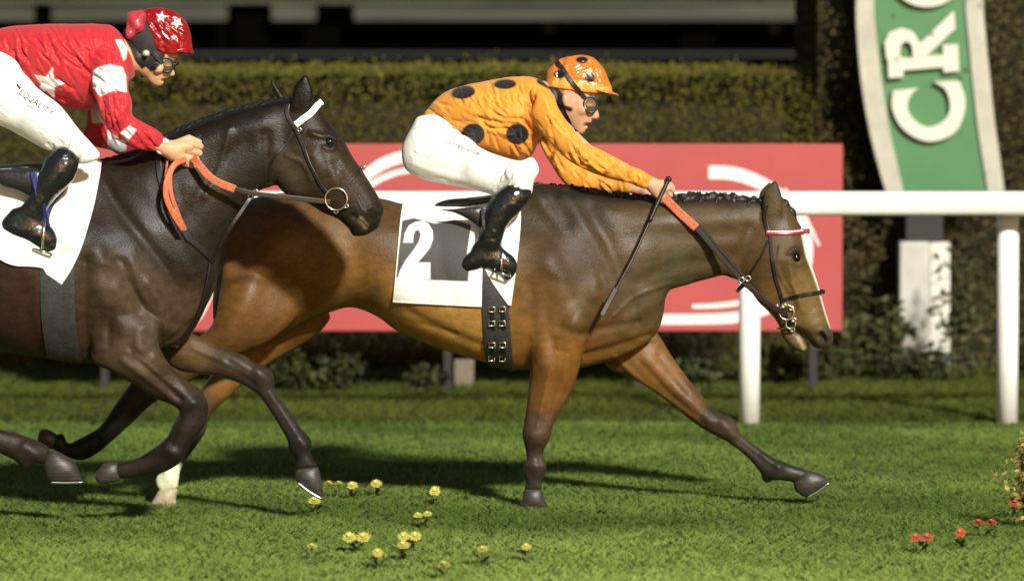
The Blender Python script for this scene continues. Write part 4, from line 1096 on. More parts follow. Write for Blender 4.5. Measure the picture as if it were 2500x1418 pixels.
def hand(s, wr, kn, dn, side, yo, scale=1.0, thumb=None):
    """a closed fist: wr wrist, kn middle of the knuckles (px, py), dn unit (px) from index to little finger along the knuckles"""
    k = scale
    yw, yk = yo
    W = np.array(P(wr[0], wr[1], s.Y + yw)); Kc = np.array(P(kn[0], kn[1], s.Y + yk))
    f = Kc - W; L = np.linalg.norm(f); f /= L
    up = -np.array([dn[0], 0, -dn[1]], float); up /= np.linalg.norm(up)
    up -= (up @ f) * f; up /= np.linalg.norm(up)
    inn = np.array([0, side, 0.0]); inn -= (inn @ f) * f; inn -= (inn @ up) * up; inn /= np.linalg.norm(inn)
    s.cap(W, .027 * k, W + f * L * .35, .026 * k, .012)
    for q in (-1, 1):
        s.cap(W + f * L * .3 + up * q * .014 * k, .019 * k, Kc - f * .012 * k + up * q * .022 * k, .017 * k, .012)
    for i, (o, ln, rr) in enumerate(((.031, .96, .0100), (.0105, 1.06, .0104), (-.0105, 1.0, .0100), (-.031, .84, .0088))):
        a = Kc + up * o * k
        b = a + (f * .026 + inn * .022) * ln * k
        c = b + (-f * .006 + inn * .022) * ln * k - up * .002
        d = c + (-f * .022 - inn * .004) * ln * k
        s.cap(a - f * .01, rr * k * 1.08, b, rr * k, .003); s.cap(b, rr * k, c, rr * k * .92, .002); s.cap(c, rr * k * .92, d, rr * k * .82, .002)
    # thumb leaves the index side near the wrist and closes over the index finger
    t0 = W + f * L * .38 + up * .024 * k + inn * .010
    t1 = W + f * L * .78 + up * .046 * k + inn * .016
    t2 = Kc + f * .018 * k + up * .043 * k + inn * .024
    s.cap(t0, .0135 * k, t1, .0115 * k, .008); s.cap(t1, .0115 * k, t2, .0090 * k, .002)

def text_on(txt, x, y, ang, hpx, tree, Yf, m, parent, name, shear=0.0, track=1.0):
    cu = bpy.data.curves.new(name, 'FONT'); cu.body = txt; cu.size = 1.0; cu.shear = shear; cu.space_character = track
    ob = bpy.data.objects.new(name, cu); COL.objects.link(ob)
    bpy.context.view_layer.update()
    me = bpy.data.meshes.new_from_object(ob.evaluated_get(bpy.context.evaluated_depsgraph_get()))
    bpy.data.objects.remove(ob)
    bm = bmesh.new(); bm.from_mesh(me)
    bmesh.ops.triangulate(bm, faces=bm.faces)
    for _ in range(1): bmesh.ops.subdivide_edges(bm, edges=[e for e in bm.edges if e.calc_length() > .15], cuts=2)
    ca, sa = math.cos(math.radians(ang)), math.sin(math.radians(ang))
    for v in bm.verts:
        qx, qy = v.co.x * hpx * 1.4, v.co.y * hpx * 1.4
        p, n, ok = hit(tree, x + qx * ca + qy * sa, y + qx * sa - qy * ca, Yf)
        v.co = p + n * .0022
    bm.to_mesh(me); bm.free()
    return put(name, me, m, parent)

# ================= rider in orange with black spots
YJ = 0.0
jo = thing("person", "jockey in orange silks with black spots and white breeches, crouched with arms reaching forward", "jockey")
s = Sculpt((1000, 130, 1670, 520), YJ, .36, .0042)
face = [(1340, 205), (1362, 165), (1420, 145), (1468, 180), (1474, 222), (1466, 236), (1457, 246), (1455, 258), (1460, 272), (1463, 286), (1455, 292), (1446, 292), (1444, 298), (1440, 303), (1430, 305), (1436, 311), (1430, 318), (1424, 326),
        (1409, 327), (1396, 313), (1380, 298), (1366, 282), (1350, 262)]
s.poly(face, [(1400, 200, .78), (1410, 270, .78), (1420, 315, .72), (1460, 285, .5)], 0, 0, sub=5)
s.ell(1376, 243, -.074, .014, .010, .024, -15, .006); s.ell(1376, 243, .074, .014, .010, .024, -15, .006)
s.cap(P(1380, 255, 0), .055, P(1318, 235, 0), .062, .02)
s.ell(1421, 268, -.045, .022, .020, .020, 0, .012); s.ell(1421, 268, .045, .022, .020, .020, 0, .012)
s.chain([(1318, 240, 0, .06), (1200, 282, 0, .07), (1090, 325, 0, .065), (1060, 350, 0, .06)], .03, 1.3)
s.chain([(1330, 275, -.15, .04), (1440, 376, -.172, .028), (1520, 414, -.137, .026), (1590, 449, -.10, .026)], .02)
s.chain([(1330, 285, .15, .04), (1400, 412, .19, .022), (1480, 446, .145, .020), (1582, 468, .077, .024)], .02)
s.chain([(1060, 360, -.08, .05), (1275, 428, -.235, .035)], .03); s.chain([(1060, 360, .08, .05), (1275, 428, .235, .035)], .03)
hand(s, (1590, 449), (1624, 474), (-.35, .94), 1, (-.10, -.085), 1.0)
hand(s, (1580, 467), (1612, 490), (-.35, .94), -1, (.075, .06), 1.0)
V, Q = s.surface(1)
px = to_px(V)
c = np.tile(np.array(SKIN), (len(V), 1))
c = brush(c, px, [(1416, 268)], 14, SKL, .45, .8)
c = brush(c, px, [(1428, 304), (1445, 301)], 3.5, alb(140, 70, 60), .9, .6)
c = brush(c, px, [(1346, 222), (1362, 232), (1362, 262), (1352, 280)], 14, BLK, 1, .35)
c = brush(c, px, [(1376, 262), (1392, 268)], 6, BLK, 1, .4)
put("body", mesh_from("body", V, Q, cols=c), M_skin, jo)
T_jo = bvh(V, Q)
# jacket
ORG, ORD = alb(255, 168, 62), alb(196, 96, 18)
s = Sculpt((1010, 175, 1625, 480), YJ, .40, .0044)
torso = [(1035, 283), (1048, 262), (1068, 241), (1101, 220), (1152, 206), (1216, 194), (1263, 188), (1300, 190), (1335, 206), (1358, 240), (1362, 280), (1340, 318), (1316, 340), (1308, 362), (1294, 381), (1264, 396), (1235, 391), (1198, 377), (1152, 353),
         (1094, 337), (1086, 314), (1072, 296)]
s.poly(torso, [(1300, 270, 1.35), (1180, 280, 1.25), (1080, 270, 1.25)], 0, 0)
na = [(1300, 215), (1330, 225), (1352, 243), (1372, 278), (1393, 308), (1425, 346), (1470, 368), (1517, 393), (1565, 416), (1608, 443), (1598, 458), (1578, 462), (1549, 452), (1501, 439), (1444, 420), (1397, 397), (1352, 357), (1318, 318), (1296, 270)]
s.poly(na, [(1330, 270, .95), (1420, 370, .95), (1590, 450, .95)], [(1320, 250, -.16), (1430, 375, -.178), (1480, 395, -.165), (1520, 412, -.145), (1555, 430, -.125), (1600, 452, -.10)], .02)
fa = [(1300, 240), (1340, 250), (1350, 310), (1385, 370), (1430, 410), (1500, 428), (1592, 450), (1588, 476), (1520, 470), (1450, 466), (1400, 462), (1372, 440), (1345, 400), (1322, 360), (1305, 300)]
s.poly(fa, .9, [(1320, 270, .16), (1400, 420, .19), (1450, 432, .168), (1490, 444, .138), (1535, 455, .108), (1592, 466, .072)], .02)
V, Q = s.surface(2)
V = wrinkle(V, Q, .0022, 11, (1, 1, .6), 3.0)
cr = []
for i in range(13):
    x = 1120 + i * 14
    cr.append(([(x, 236 + abs(i - 6)), (x + 8 + i % 3 * 3, 252 + i % 4 * 3)], 4, -.006))
cr += [([(1300, 240), (1285, 290), (1300, 340)], 7, -.010), ([(1345, 300), (1325, 330), (1330, 350)], 7, -.009), ([(1400, 330), (1420, 360), (1402, 380)], 5, -.007), ([(1425, 350), (1450, 380), (1490, 395)], 6, -.008),
       ([(1390, 340), (1440, 395), (1480, 415)], 6, .006), ([(1480, 380), (1500, 420)], 4, -.006), ([(1520, 396), (1535, 436)], 4, -.007), ([(1548, 412), (1556, 440)], 4, -.007), ([(1572, 424), (1576, 448)], 4, -.006),
       ([(1050, 275), (1100, 300), (1180, 296), (1260, 305)], 8, -.006), ([(1090, 330), (1075, 290)], 6, -.006), ([(1195, 300), (1198, 370)], 5, -.005), ([(1250, 390), (1245, 350)], 6, -.006), ([(1120, 310), (1110, 340)], 5, -.005),
       ([(1150, 280), (1230, 272), (1290, 285)], 14, .007), ([(1310, 215), (1290, 260)], 7, -.008), ([(1330, 240), (1350, 290)], 10, .006), ([(1270, 200), (1262, 240)], 6, -.006), ([(1440, 390), (1420, 405)], 5, -.006)]
V = dents(V, Q, cr)
JD = [(1080, 270, 30), (1150, 240, 60), (1220, 240, 70), (1290, 230, 75), (1130, 300, 20), (1230, 300, 5), (1180, 350, 75), (1270, 360, 70), (1330, 240, 60), (1360, 310, 65), (1400, 360, 75), (1450, 385, 35), (1500, 410, 40), (1560, 430, 110)]
V = folds(V, Q, JD, (1050, 205, 1300, 380), 85, 21, .0055)
V = folds(V, Q, JD, (1310, 230, 1600, 455), 75, 22, .0055, 2.4, 4.0, 14, 42)
px = to_px(V)
c = np.tile(np.array(ORG), (len(V), 1))
c = brush(c, px, [(1305, 236), (1290, 285), (1305, 330)], 7, ORD, .55, .8)  # armpit fold shade painted into the silk as darker orange
for x, y, rx, ry, an in ((1131, 226, 29, 16, -8), (1233, 206, 28, 12, -2), (1155, 328, 28, 26, 0), (1263, 328, 28, 25, 0)):
    c = spot(c, px, x, y, rx, ry, (.014, .012, .014), 3, an)
c = brush(c, px, [(1318, 198), (1345, 212)], 8, BLK, 1, .3)
o = put("jacket", mesh_from("jacket", V, Q, cols=c), M_silk, jo)
T_jk = bvh(V, Q)
# breeches, one seat and two thighs
s = Sculpt((970, 270, 1330, 510), YJ, .38, .0046)
br = [(1024, 284), (1003, 314), (984, 352), (981, 378), (986, 404), (1000, 422), (1035, 438), (1089, 450), (1152, 462), (1195, 474), (1230, 486), (1262, 488), (1296, 476), (1303, 446), (1316, 418), (1310, 396), (1296, 384), (1264, 392),
      (1200, 374), (1152, 350), (1096, 334), (1086, 312), (1070, 292)]
rt = [(1030, 350, 1.05), (1150, 410, .98), (1270, 440, .9)]
s.poly(br, rt, [(1030, 340, -.075), (1100, 390, -.10), (1180, 425, -.155), (1290, 440, -.245)], .03)
s.poly(br, rt, [(1030, 340, .075), (1100, 390, .10), (1180, 425, .155), (1290, 440, .245)], .03)
s.chain([(1060, 320, 0, .075), (1150, 335, 0, .06)], .03, 1.5)
V, Q = s.surface(2)
V = wrinkle(V, Q, .0006, 10, (1, 1, 1), 1.0)
V = dents(V, Q, [([(1240, 470), (1262, 440), (1300, 425)], 6, -.005), ([(1215, 465), (1235, 440)], 5, -.004), ([(1200, 455), (1212, 436)], 4, -.003), ([(1010, 400), (1060, 420), (1130, 440)], 8, .003)])
V = folds(V, Q, [(1020, 300, 60), (1050, 400, 20), (1150, 430, 20), (1240, 450, 110), (1290, 440, 120)], (1190, 400, 1300, 480), 16, 31, .0035)
V = folds(V, Q, [(1020, 300, 60), (1050, 400, 20), (1150, 430, 20)], (1000, 300, 1150, 440), 8, 32, .0022)
put("breeches", mesh_from("breeches", V, Q, cols=np.tile(np.array([.80, .79, .72]), (len(V), 1))), M_bree, jo)
T_br = bvh(V, Q)
text_on("correbrance", 1085, 350, 20, 11, T_br, -.2, M_ink2, jo, "lettering", .2, 1.15)
# boots
def boot(pts, foot, Y, root, sole=None):
    a = np.array(pts + foot)
    s = Sculpt((a[:, 0].min() - 6, a[:, 1].min() - 6, a[:, 0].max() + 6, a[:, 1].max() + 6), Y, .12, .0042)
    s.poly(pts, .95, 0, 0); s.poly(foot, .72, 0, .016)
    V, Q = s.surface(2); V = wrinkle(V, Q, .0013, 18, (1, 1, 1.6), Y * 9)
    return put("boot", mesh_from("boot", V, Q), M_boot, root), bvh(V, Q)
shaft = [(1258, 446), (1280, 450), (1296, 464), (1294, 484), (1278, 508), (1256, 530), (1236, 556), (1226, 590), (1222, 616), (1186, 622), (1158, 612), (1166, 580), (1176, 545), (1188, 505), (1206, 474), (1232, 454)]
foot = [(1164, 592), (1196, 600), (1222, 604), (1240, 616), (1257, 632), (1262, 654), (1250, 678), (1236, 684), (1222, 668), (1202, 662), (1180, 654), (1156, 662), (1138, 664), (1126, 650), (1130, 634), (1148, 614)]
b1, T_b1 = boot(shaft, foot, YJ - .262, jo)
b2, _ = boot(shaft, foot, YJ + .262, jo)
# helmet with its spotted silk cap, peak, strap, goggles
s = Sculpt((1320, 120, 1525, 262), YJ, .16, .0036)
dome = [(1333, 200), (1337, 174), (1354, 154), (1378, 141), (1418, 135), (1450, 143), (1472, 166), (1485, 194), (1494, 222), (1480, 252), (1440, 285), (1400, 290), (1350, 270), (1336, 238)]
s.poly(dome, .80, 0, 0)
s.plane((1326, 210), (1486, 232))
s.ell(1478, 225, 0, .058, .088, .0095, -14, .006)
s.cap(P(1347, 214, -.03), .006, P(1347, 214, .03), .006, .004)
V, Q = s.surface(2); V = wrinkle(V, Q, .0014, 22, (1, 1, .6), 2.0); V = folds(V, Q, [(1360, 180, 100), (1420, 160, 170), (1470, 190, 60)], (1345, 140, 1480, 215), 22, 41, .0028)
px = to_px(V)
c = np.tile(np.array(alb(236, 130, 40)), (len(V), 1))
c = shape(c, px, [(1338, 195), (1370, 190), (1440, 205), (1490, 214), (1490, 222), (1420, 220), (1345, 212)], alb(248, 190, 90), 14)  # soft pale band: a highlight painted into the cap's colour
for x, y, rx, ry in ((1366, 182, 14, 10), (1440, 190, 13, 12), (1421, 147, 15, 8)): c = spot(c, px, x, y, rx, ry, (.012, .010, .010), 2.5)
c = shape(c, px, [(1478, 228), (1512, 234), (1512, 250), (1440, 250), (1440, 227)], BLK, 3)
hl = put("helmet", mesh_from("helmet", V, Q, cols=c), M_hel, jo)
T_hl = bvh(V, Q)
strap("goggle_strap", [T_hl, T_jo], [(1360, 152), (1376, 172), (1392, 196), (1410, 218), (1428, 240)], -.09, .018, .003, M_strap, hl, .002)
strap("chin_strap", [T_jo], [(1366, 226), (1374, 262), (1390, 296), (1408, 322)], -.07, .016, .002, M_strap, hl, .002)
def goggles(cx, cy, rx, ry, ang, Y, tree, root, yo=-.05):
    p, n, ok = hit(tree, cx, cy, Y + yo)
    sgn = [(p.y - Y, 1), (-(p.y - Y), -1)]
    fr = MB(); lens = []
    k = S(Y); ca, sa = math.cos(math.radians(ang)), math.sin(math.radians(ang))
    for y0, sg in sgn:
        ring = []
        for i in range(28):
            a = 2 * math.pi * i / 28
            x, z = math.cos(a) * rx * k, math.sin(a) * ry * k
            bulge = -.010 * sg - .35 * sg * (-(x)) * .6
            ring.append((p.x + x * ca + z * sa, Y + y0 + bulge, p.z - x * sa + z * ca))
        fr.tube(ring, .0052, 8, True)
        cen = np.mean(ring, 0) + np.array([.0, -.006 * sg, 0])
        ln = MB(); lens.append(ln); ln.add([tuple(cen)] + ring, [(0, 1 + i, 1 + (i + 1) % 28) for i in range(28)])
    a, b = Y + sgn[0][0], Y - sgn[0][0]
    xr = p.x + rx * k * .75
    fr.tube([(xr, a + .004, p.z), (xr + .022, Y - .02, p.z + .004), (xr + .022, Y + .02, p.z + .004), (xr, b - .004, p.z)], .006, 8)
    g = fr.build("goggles", M_frame, root, smooth=True)
    for ln in lens: ln.build("lens", M_lens, g, smooth=True)
    return g
goggles(1441, 256, 17, 19, -8, YJ, T_jo, jo)

# ================= rider in red
YK = YD
jr = thing("person", "jockey in red silks with white stars and armband, riding the near-black horse", "jockey")
s = Sculpt((-140, 15, 505, 480), YK, .36, .0044)
face = [(335, 95), (350, 45), (400, 30), (438, 70), (440, 120), (432, 142), (424, 152), (420, 160), (424, 172), (427, 182), (421, 187), (412, 187), (410, 192), (402, 195), (398, 197), (400, 202), (394, 209), (382, 211),
        (370, 205), (356, 190), (342, 172), (328, 140)]
s.poly(face, [(390, 80, .66), (345, 90, .66), (380, 160, .78), (386, 200, .72), (424, 182, .5)], 0, 0, sub=5)
s.ell(386, 168, -.045, .022, .020, .020, 0, .012); s.ell(386, 168, .045, .022, .020, .020, 0, .012)
s.cap(P(352, 150, YK), .055, P(300, 130, YK), .062, .02)
s.chain([(300, 130, 0, .06), (180, 150, 0, .07), (60, 140, 0, .065), (-20, 170, 0, .06)], .03, 1.3)
s.chain([(268, 165, -.16, .04), (285, 282, -.21, .028), (340, 336, -.17, .024), (398, 360, -.135, .026)], .02)
s.chain([(262, 165, .16, .04), (242, 326, .2, .028), (310, 352, .14, .026), (405, 354, .06, .026)], .02)
s.chain([(-30, 205, -.08, .05), (195, 362, -.235, .035)], .03); s.chain([(-30, 205, .08, .05), (195, 362, .235, .035)], .03)
hand(s, (410, 364), (464, 378), (-.25, .97), 1, (-.135, -.125), 1.32)
hand(s, (412, 350), (462, 356), (-.1, .99), -1, (.06, .05), 1.2)
V, Q = s.surface(1)
px = to_px(V)
c = np.tile(np.array(alb(236, 184, 140)), (len(V), 1))
c = brush(c, px, [(396, 196), (409, 192)], 3, alb(150, 80, 66), .9, .6)
c = shape(c, px, [(290, 70), (345, 80), (400, 118), (404, 135), (398, 150), (380, 172), (368, 176), (356, 164), (346, 170), (330, 150), (318, 120)], BLK, 3)
put("body", mesh_from("body", V, Q, cols=c), M_skin, jr)
T_jr = bvh(V, Q)
RED, WHT, DRD = alb(214, 48, 56), (.74, .70, .68), alb(120, 8, 16)
s = Sculpt((-110, 50, 415, 400), YK, .40, .0046)
torso = [(-70, 140), (-50, 95), (0, 70), (95, 61), (190, 60), (265, 62), (298, 88), (318, 112), (332, 145), (328, 182), (312, 204), (280, 230), (240, 262), (200, 268), (150, 258), (120, 238), (92, 216), (48, 186), (20, 160), (-30, 165)]
s.poly(torso, [(270, 150, 1.35), (120, 150, 1.3), (-20, 120, 1.25)], 0, 0)
na = [(248, 120), (296, 140), (312, 175), (312, 215), (322, 250), (322, 280), (345, 298), (385, 318), (400, 340), (398, 362), (376, 368), (330, 362), (285, 340), (258, 305), (243, 262), (226, 215), (226, 165)]
s.poly(na, .92, [(268, 165, -.17), (285, 285, -.212), (312, 312, -.19), (340, 336, -.175), (368, 348, -.155), (398, 354, -.138)], .018)
s.chain([(262, 175, .16, .062), (238, 325, .2, .05), (300, 348, .15, .045), (395, 360, .06, .036)], .02)
V, Q = s.surface(2)
V = wrinkle(V, Q, .0022, 11, (1, 1, .6), 11.0)
V = dents(V, Q, [([(150, 120), (190, 150), (215, 178)], 6, -.008), ([(160, 145), (200, 172)], 5, -.007), ([(215, 130), (218, 178), (222, 225)], 6, -.010), ([(60, 110), (75, 150), (90, 185)], 6, -.006), ([(90, 100), (110, 150)], 5, -.005),
                 ([(120, 110), (145, 155)], 5, -.006), ([(255, 235), (262, 285)], 4, -.006), ([(275, 232), (280, 290)], 4, -.006), ([(295, 232), (300, 285)], 4, -.006), ([(245, 228), (310, 226)], 5, -.007), ([(325, 318), (345, 350)], 4, -.006),
                 ([(350, 322), (368, 356)], 4, -.006), ([(318, 312), (300, 340)], 6, -.008), ([(30, 130), (50, 170)], 6, -.005), ([(140, 240), (190, 255)], 6, -.007), ([(170, 100), (230, 95)], 10, .006), ([(40, 90), (150, 84)], 12, .005)])
JD2 = [(20, 110, 70), (80, 130, 65), (150, 140, 50), (200, 120, 55), (250, 110, 80), (130, 220, 30), (200, 220, 60), (300, 150, 80), (270, 195, 20), (270, 260, 80), (300, 260, 80), (350, 335, 35), (380, 345, 60)]
V = folds(V, Q, JD2, (-40, 75, 300, 250), 110, 23, .0055)
V = folds(V, Q, JD2, (240, 225, 395, 365), 50, 24, .0055, 2.4, 4.0, 14, 40)
px = to_px(V)
c = np.tile(np.array(RED), (len(V), 1))
near = (V[:, 1] < YK - .10)
def star(cx, cy, r, a0=0, q=.42):
    return [(cx + (r if i % 2 == 0 else r * q) * math.sin(math.radians(a0 + 36 * i)), cy - (r if i % 2 == 0 else r * q) * math.cos(math.radians(a0 + 36 * i))) for i in range(10)]
c = shape(c, px, star(118, 205, 42, 15), WHT, 2.5)
c = shape(c, px, star(40, 100, 0.1), WHT, 2)
cc = shape(c, px, [(222, 178), (240, 164), (268, 158), (298, 164), (308, 185), (310, 226), (275, 222), (245, 236), (228, 215)], WHT, 2.5)
cc = shape(cc, px, [(292, 325), (318, 306), (334, 318), (312, 345)], WHT, 2.5)
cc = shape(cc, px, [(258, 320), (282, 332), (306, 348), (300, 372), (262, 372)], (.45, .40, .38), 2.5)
c = np.where(near[:, None], cc, c)
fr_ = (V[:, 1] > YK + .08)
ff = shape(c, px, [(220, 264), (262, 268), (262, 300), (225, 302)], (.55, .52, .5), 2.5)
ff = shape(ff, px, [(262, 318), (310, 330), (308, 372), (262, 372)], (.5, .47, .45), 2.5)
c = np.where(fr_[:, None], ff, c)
c = shape(c, px, [(281, 98), (296, 96), (312, 118), (308, 142), (302, 150), (294, 126)], WHT, 3)
put("jacket", mesh_from("jacket", V, Q, cols=c), M_silk, jr)
s = Sculpt((-170, 90, 255, 410), YK, .38, .0048)
br = [(-40, 120), (10, 130), (42, 152), (60, 184), (96, 220), (144, 256), (186, 308), (220, 346), (242, 372), (240, 388), (205, 400), (186, 394), (150, 372), (116, 366), (62, 338), (0, 306), (-70, 290), (-125, 260), (-140, 215), (-120, 170), (-80, 130)]
rt = [(-60, 200, 1.05), (80, 270, .98), (200, 360, .9)]
s.poly(br, rt, [(-80, 200, -.08), (30, 240, -.11), (110, 300, -.17), (220, 370, -.245)], .03)
s.poly(br, rt, [(-80, 200, .08), (30, 240, .11), (110, 300, .17), (220, 370, .245)], .03)
s.chain([(-40, 170, 0, .075), (60, 200, 0, .06)], .03, 1.5)
V, Q = s.surface(2); V = wrinkle(V, Q, .0006, 10, (1, 1, 1), 5.0)
V = dents(V, Q, [([(190, 392), (215, 372), (238, 368)], 5, -.004), ([(125, 362), (132, 345)], 4, -.003)])
V = folds(V, Q, [(0, 250, 40), (120, 320, 40), (210, 375, 120)], (110, 300, 235, 395), 14, 33, .0035)
V = folds(V, Q, [(0, 250, 40), (60, 260, 40)], (-40, 180, 110, 310), 6, 34, .0022)
put("breeches", mesh_from("breeches", V, Q, cols=np.tile(np.array([.80, .79, .72]), (len(V), 1))), M_bree, jr)
T_br2 = bvh(V, Q)
text_on("EQUALITY", 44, 229, 34, 14, T_br2, YK - .2, M_ink2, jr, "lettering", 0, 1.1)
text_on("LINE", 66, 258, 34, 6, T_br2, YK - .2, M_ink2, jr, "lettering", 0, 1.1)
mbd = MB()
pp, nn, _ = hit(T_br2, 45, 212, YK - .2)
mbd.tube([tuple(pp + nn * .001 + Vector((-.007, 0, .008))), tuple(pp + nn * .001 + Vector((.007, 0, -.008)))], .0045, 10)
mbd.build("logo_dot", M_ink2, jr, smooth=True)
shaft = [(132, 366), (150, 358), (176, 364), (192, 384), (190, 412), (180, 438), (158, 462), (134, 486), (116, 512), (108, 540), (72, 548), (34, 538), (40, 516), (60, 494), (84, 450), (102, 410), (116, 382)]
foot = [(36, 508), (66, 510), (92, 524), (116, 546), (134, 566), (141, 590), (138, 612), (124, 622), (104, 618), (86, 606), (60, 594), (28, 590), (2, 580), (-6, 562), (4, 540), (20, 520)]
boot(shaft, foot, YK - .262, jr); boot(shaft, foot, YK + .262, jr)
# red starred helmet cap with its folded bow at the back, ear hood, goggles
s = Sculpt((290, 10, 485, 175), YK, .16, .0036)
dome = [(349, 60), (350, 28), (370, 20), (390, 19), (425, 29), (450, 47), (463, 76), (469, 110), (470, 134), (440, 160), (400, 165), (366, 140), (352, 100)]
s.poly(dome, .86, 0, 0)
s.plane((340, 88), (404, 132)); s.plane((404, 131), (478, 134))
s.ell(452, 127, 0, .034, .080, .0085, -4, .006)
V, Q = s.surface(2)
V = wrinkle(V, Q, .0016, 22, (1, 1, .6), 7.0); V = folds(V, Q, [(370, 60, 70), (420, 60, 40), (450, 100, 80)], (355, 30, 465, 125), 34, 42, .004)
px = to_px(V)
c = np.tile(np.array(alb(160, 12, 26)), (len(V), 1))
c = shape(c, px, star(394, 42, 15, 10), WHT, 2); c = shape(c, px, star(432, 56, 15, 40), WHT, 2); c = shape(c, px, star(424, 92, 9, 0), (.6, .4, .4), 2); c = shape(c, px, star(372, 66, 8, 0), alb(210, 70, 80), 2)
hr = put("helmet", mesh_from("helmet", V, Q, cols=c), M_hel, jr)
s = Sculpt((285, 15, 375, 120), YK, .13, .004)
s.ell(334, 58, -.01, .034, .075, .052, 35, .02); s.ell(344, 42, .0, .026, .060, .022, 35, .02); s.ell(318, 82, -.03, .020, .045, .026, 20, .02)
V, Q = s.surface(2); V = wrinkle(V, Q, .004, 26, (1, 1, .6), 9.0)
put("cap_bow", mesh_from("cap_bow", V, Q, cols=np.tile(np.array(alb(206, 66, 78)), (len(V), 1))), M_hel, hr)
s = Sculpt((280, 30, 425, 200), YK, .14, .004)
hd = [(300, 84), (312, 60), (340, 40), (372, 50), (398, 80), (412, 118), (408, 136), (402, 150), (388, 160), (378, 176), (368, 178), (358, 168), (352, 186), (344, 190), (340, 172), (328, 150), (310, 112)]
s.poly(hd, [(350, 120, .94), (360, 60, .92), (380, 165, .92)], 0, .0)
s.ell(357, 131, -.085, .012, .010, .012, 0, .006)
V, Q = s.surface(2); px = to_px(V)
c = np.tile(np.array(BLK) * 1.3, (len(V), 1))
c = spot(c, px, 357, 131, 8, 8, (.55, .5, .4), 3)
put("ear_hood", mesh_from("ear_hood", V, Q, cols=c), mat("knit_hood", attr=True, rough=.75, bump=.4, bscale=150), jr)
goggles(408, 159, 15, 17, -8, YK, T_jr, jr)
strap("goggle_strap", [bvh(V, Q), T_jr], [(372, 128), (384, 142), (396, 155)], YK - .08, .016, .003, M_strap, hr, .003)
s = Sculpt((385, 340, 425, 385), YK, .16, .004)
s.cap(P(398, 358, YK - .137), .035, P(412, 365, YK - .134), .032, .004)
V, Q = s.surface(1)
put("cuff", mesh_from("cuff", V, Q, cols=np.tile(np.array(WHT), (len(V), 1))), M_silk, jr)
# ------------------------------------------------------------------ saddle cloths
def drape(name, left, right, Y, tree, root_label, cat, paintf, nu=110, nv=120, off=.009, ytop=None, front_extra=None, skin=None, group=None):
    """cloth hung over a back: left and right edges as pixel lines from the spine down; copied over to the far side"""
    Lc, Rc = catmull(left, 8), catmull(right, 8)
    def at(c, t):
        L = np.concatenate([[0], np.cumsum(np.hypot(*(c[1:] - c[:-1]).T))]); L /= L[-1]
        return np.stack([np.interp(t, L, c[:, 0]), np.interp(t, L, c[:, 1])], 1)
    tv = np.linspace(0, 1, nv)
    A, B = at(Lc, tv), at(Rc, tv)
    Pt = np.zeros((nv, nu, 3)); ok = np.zeros((nv, nu), bool); PX = np.zeros((nv, nu, 2))
    for i in range(nv):
        for j in range(nu):
            q = A[i] + (B[i] - A[i]) * j / (nu - 1)
            w_ = P(q[0], q[1], Y - .24)
            h = tree.ray_cast(Vector((w_.x, Y - 1.0, w_.z)), Vector((0, 1, 0)))
            PX[i, j] = q
            if h[0] is not None and h[0].y < Y + .02:
                Pt[i, j] = (w_.x, h[0].y, w_.z); ok[i, j] = True
            else: Pt[i, j] = (w_.x, Y, w_.z)
    for j in range(nu):
        good = np.nonzero(ok[:, j])[0]
        if len(good):
            last = good[-1]; Pt[last:, j, 1] = Pt[last, j, 1]
            first = good[0]
            if first > 0:                      # above the back: roll over the spine
                zt_ = Pt[first, j, 2]
                for i in range(first):
                    t = (first - i) / first
                    Pt[i, j, 1] = Pt[first, j, 1] * (1 - t) + Y * t; Pt[i, j, 2] = zt_ + .004 * t
    yy = Pt[:, :, 1].copy()
    for _ in range(10):
        p = np.pad(yy, 1, mode='edge'); yy = np.minimum(yy, (p[2:, 1:-1] + p[:-2, 1:-1] + p[1:-1, 2:] + p[1:-1, :-2]) / 4)
    rip = np.array([[noise.noise(Vector((PX[i, j, 0] * .012, PX[i, j, 1] * .006, 3.0))) for j in range(nu)] for i in range(nv)])
    fall = np.linspace(0, 1, nv)[:, None]
    Pt[:, :, 1] = yy - off - .010 * np.abs(rip) * fall
    # inner face, closed rim
    V = [tuple(p) for p in Pt.reshape(-1, 3)] + [(p[0], p[1] + .0045, p[2] - .001) for p in Pt.reshape(-1, 3)]
    n = nu * nv; Fc = []
    for i in range(nv - 1):
        for j in range(nu - 1):
            a = i * nu + j
            Fc.append((a, a + nu, a + nu + 1, a + 1)); Fc.append((n + a, n + a + 1, n + a + nu + 1, n + a + nu))
    for j in range(nu - 1):
        a = (nv - 1) * nu + j; Fc.append((a, n + a, n + a + 1, a + 1)); Fc.append((j, j + 1, n + j + 1, n + j))
    for i in range(nv - 1):
        a = i * nu; Fc.append((a, n + a, n + a + nu, a + nu)); a += nu - 1; Fc.append((a, a + nu, n + a + nu, n + a))
    q = PX.reshape(-1, 2); c = paintf(q)
    V2 = np.array(V); c2 = np.concatenate([c, c])
    m2 = V2.copy(); m2[:, 1] = 2 * Y - m2[:, 1]
    allV = np.concatenate([V2, m2]); allF = Fc + [tuple(i + 2 * n for i in f[::-1]) for f in Fc]
    me = mesh_from(name, allV, allF, cols=np.concatenate([c2, c2]))
    o = put(name, me, M_cloth)
    tag(o, root_label, cat)
    return o, BVHTree.FromPolygons([tuple(v) for v in V2], Fc)

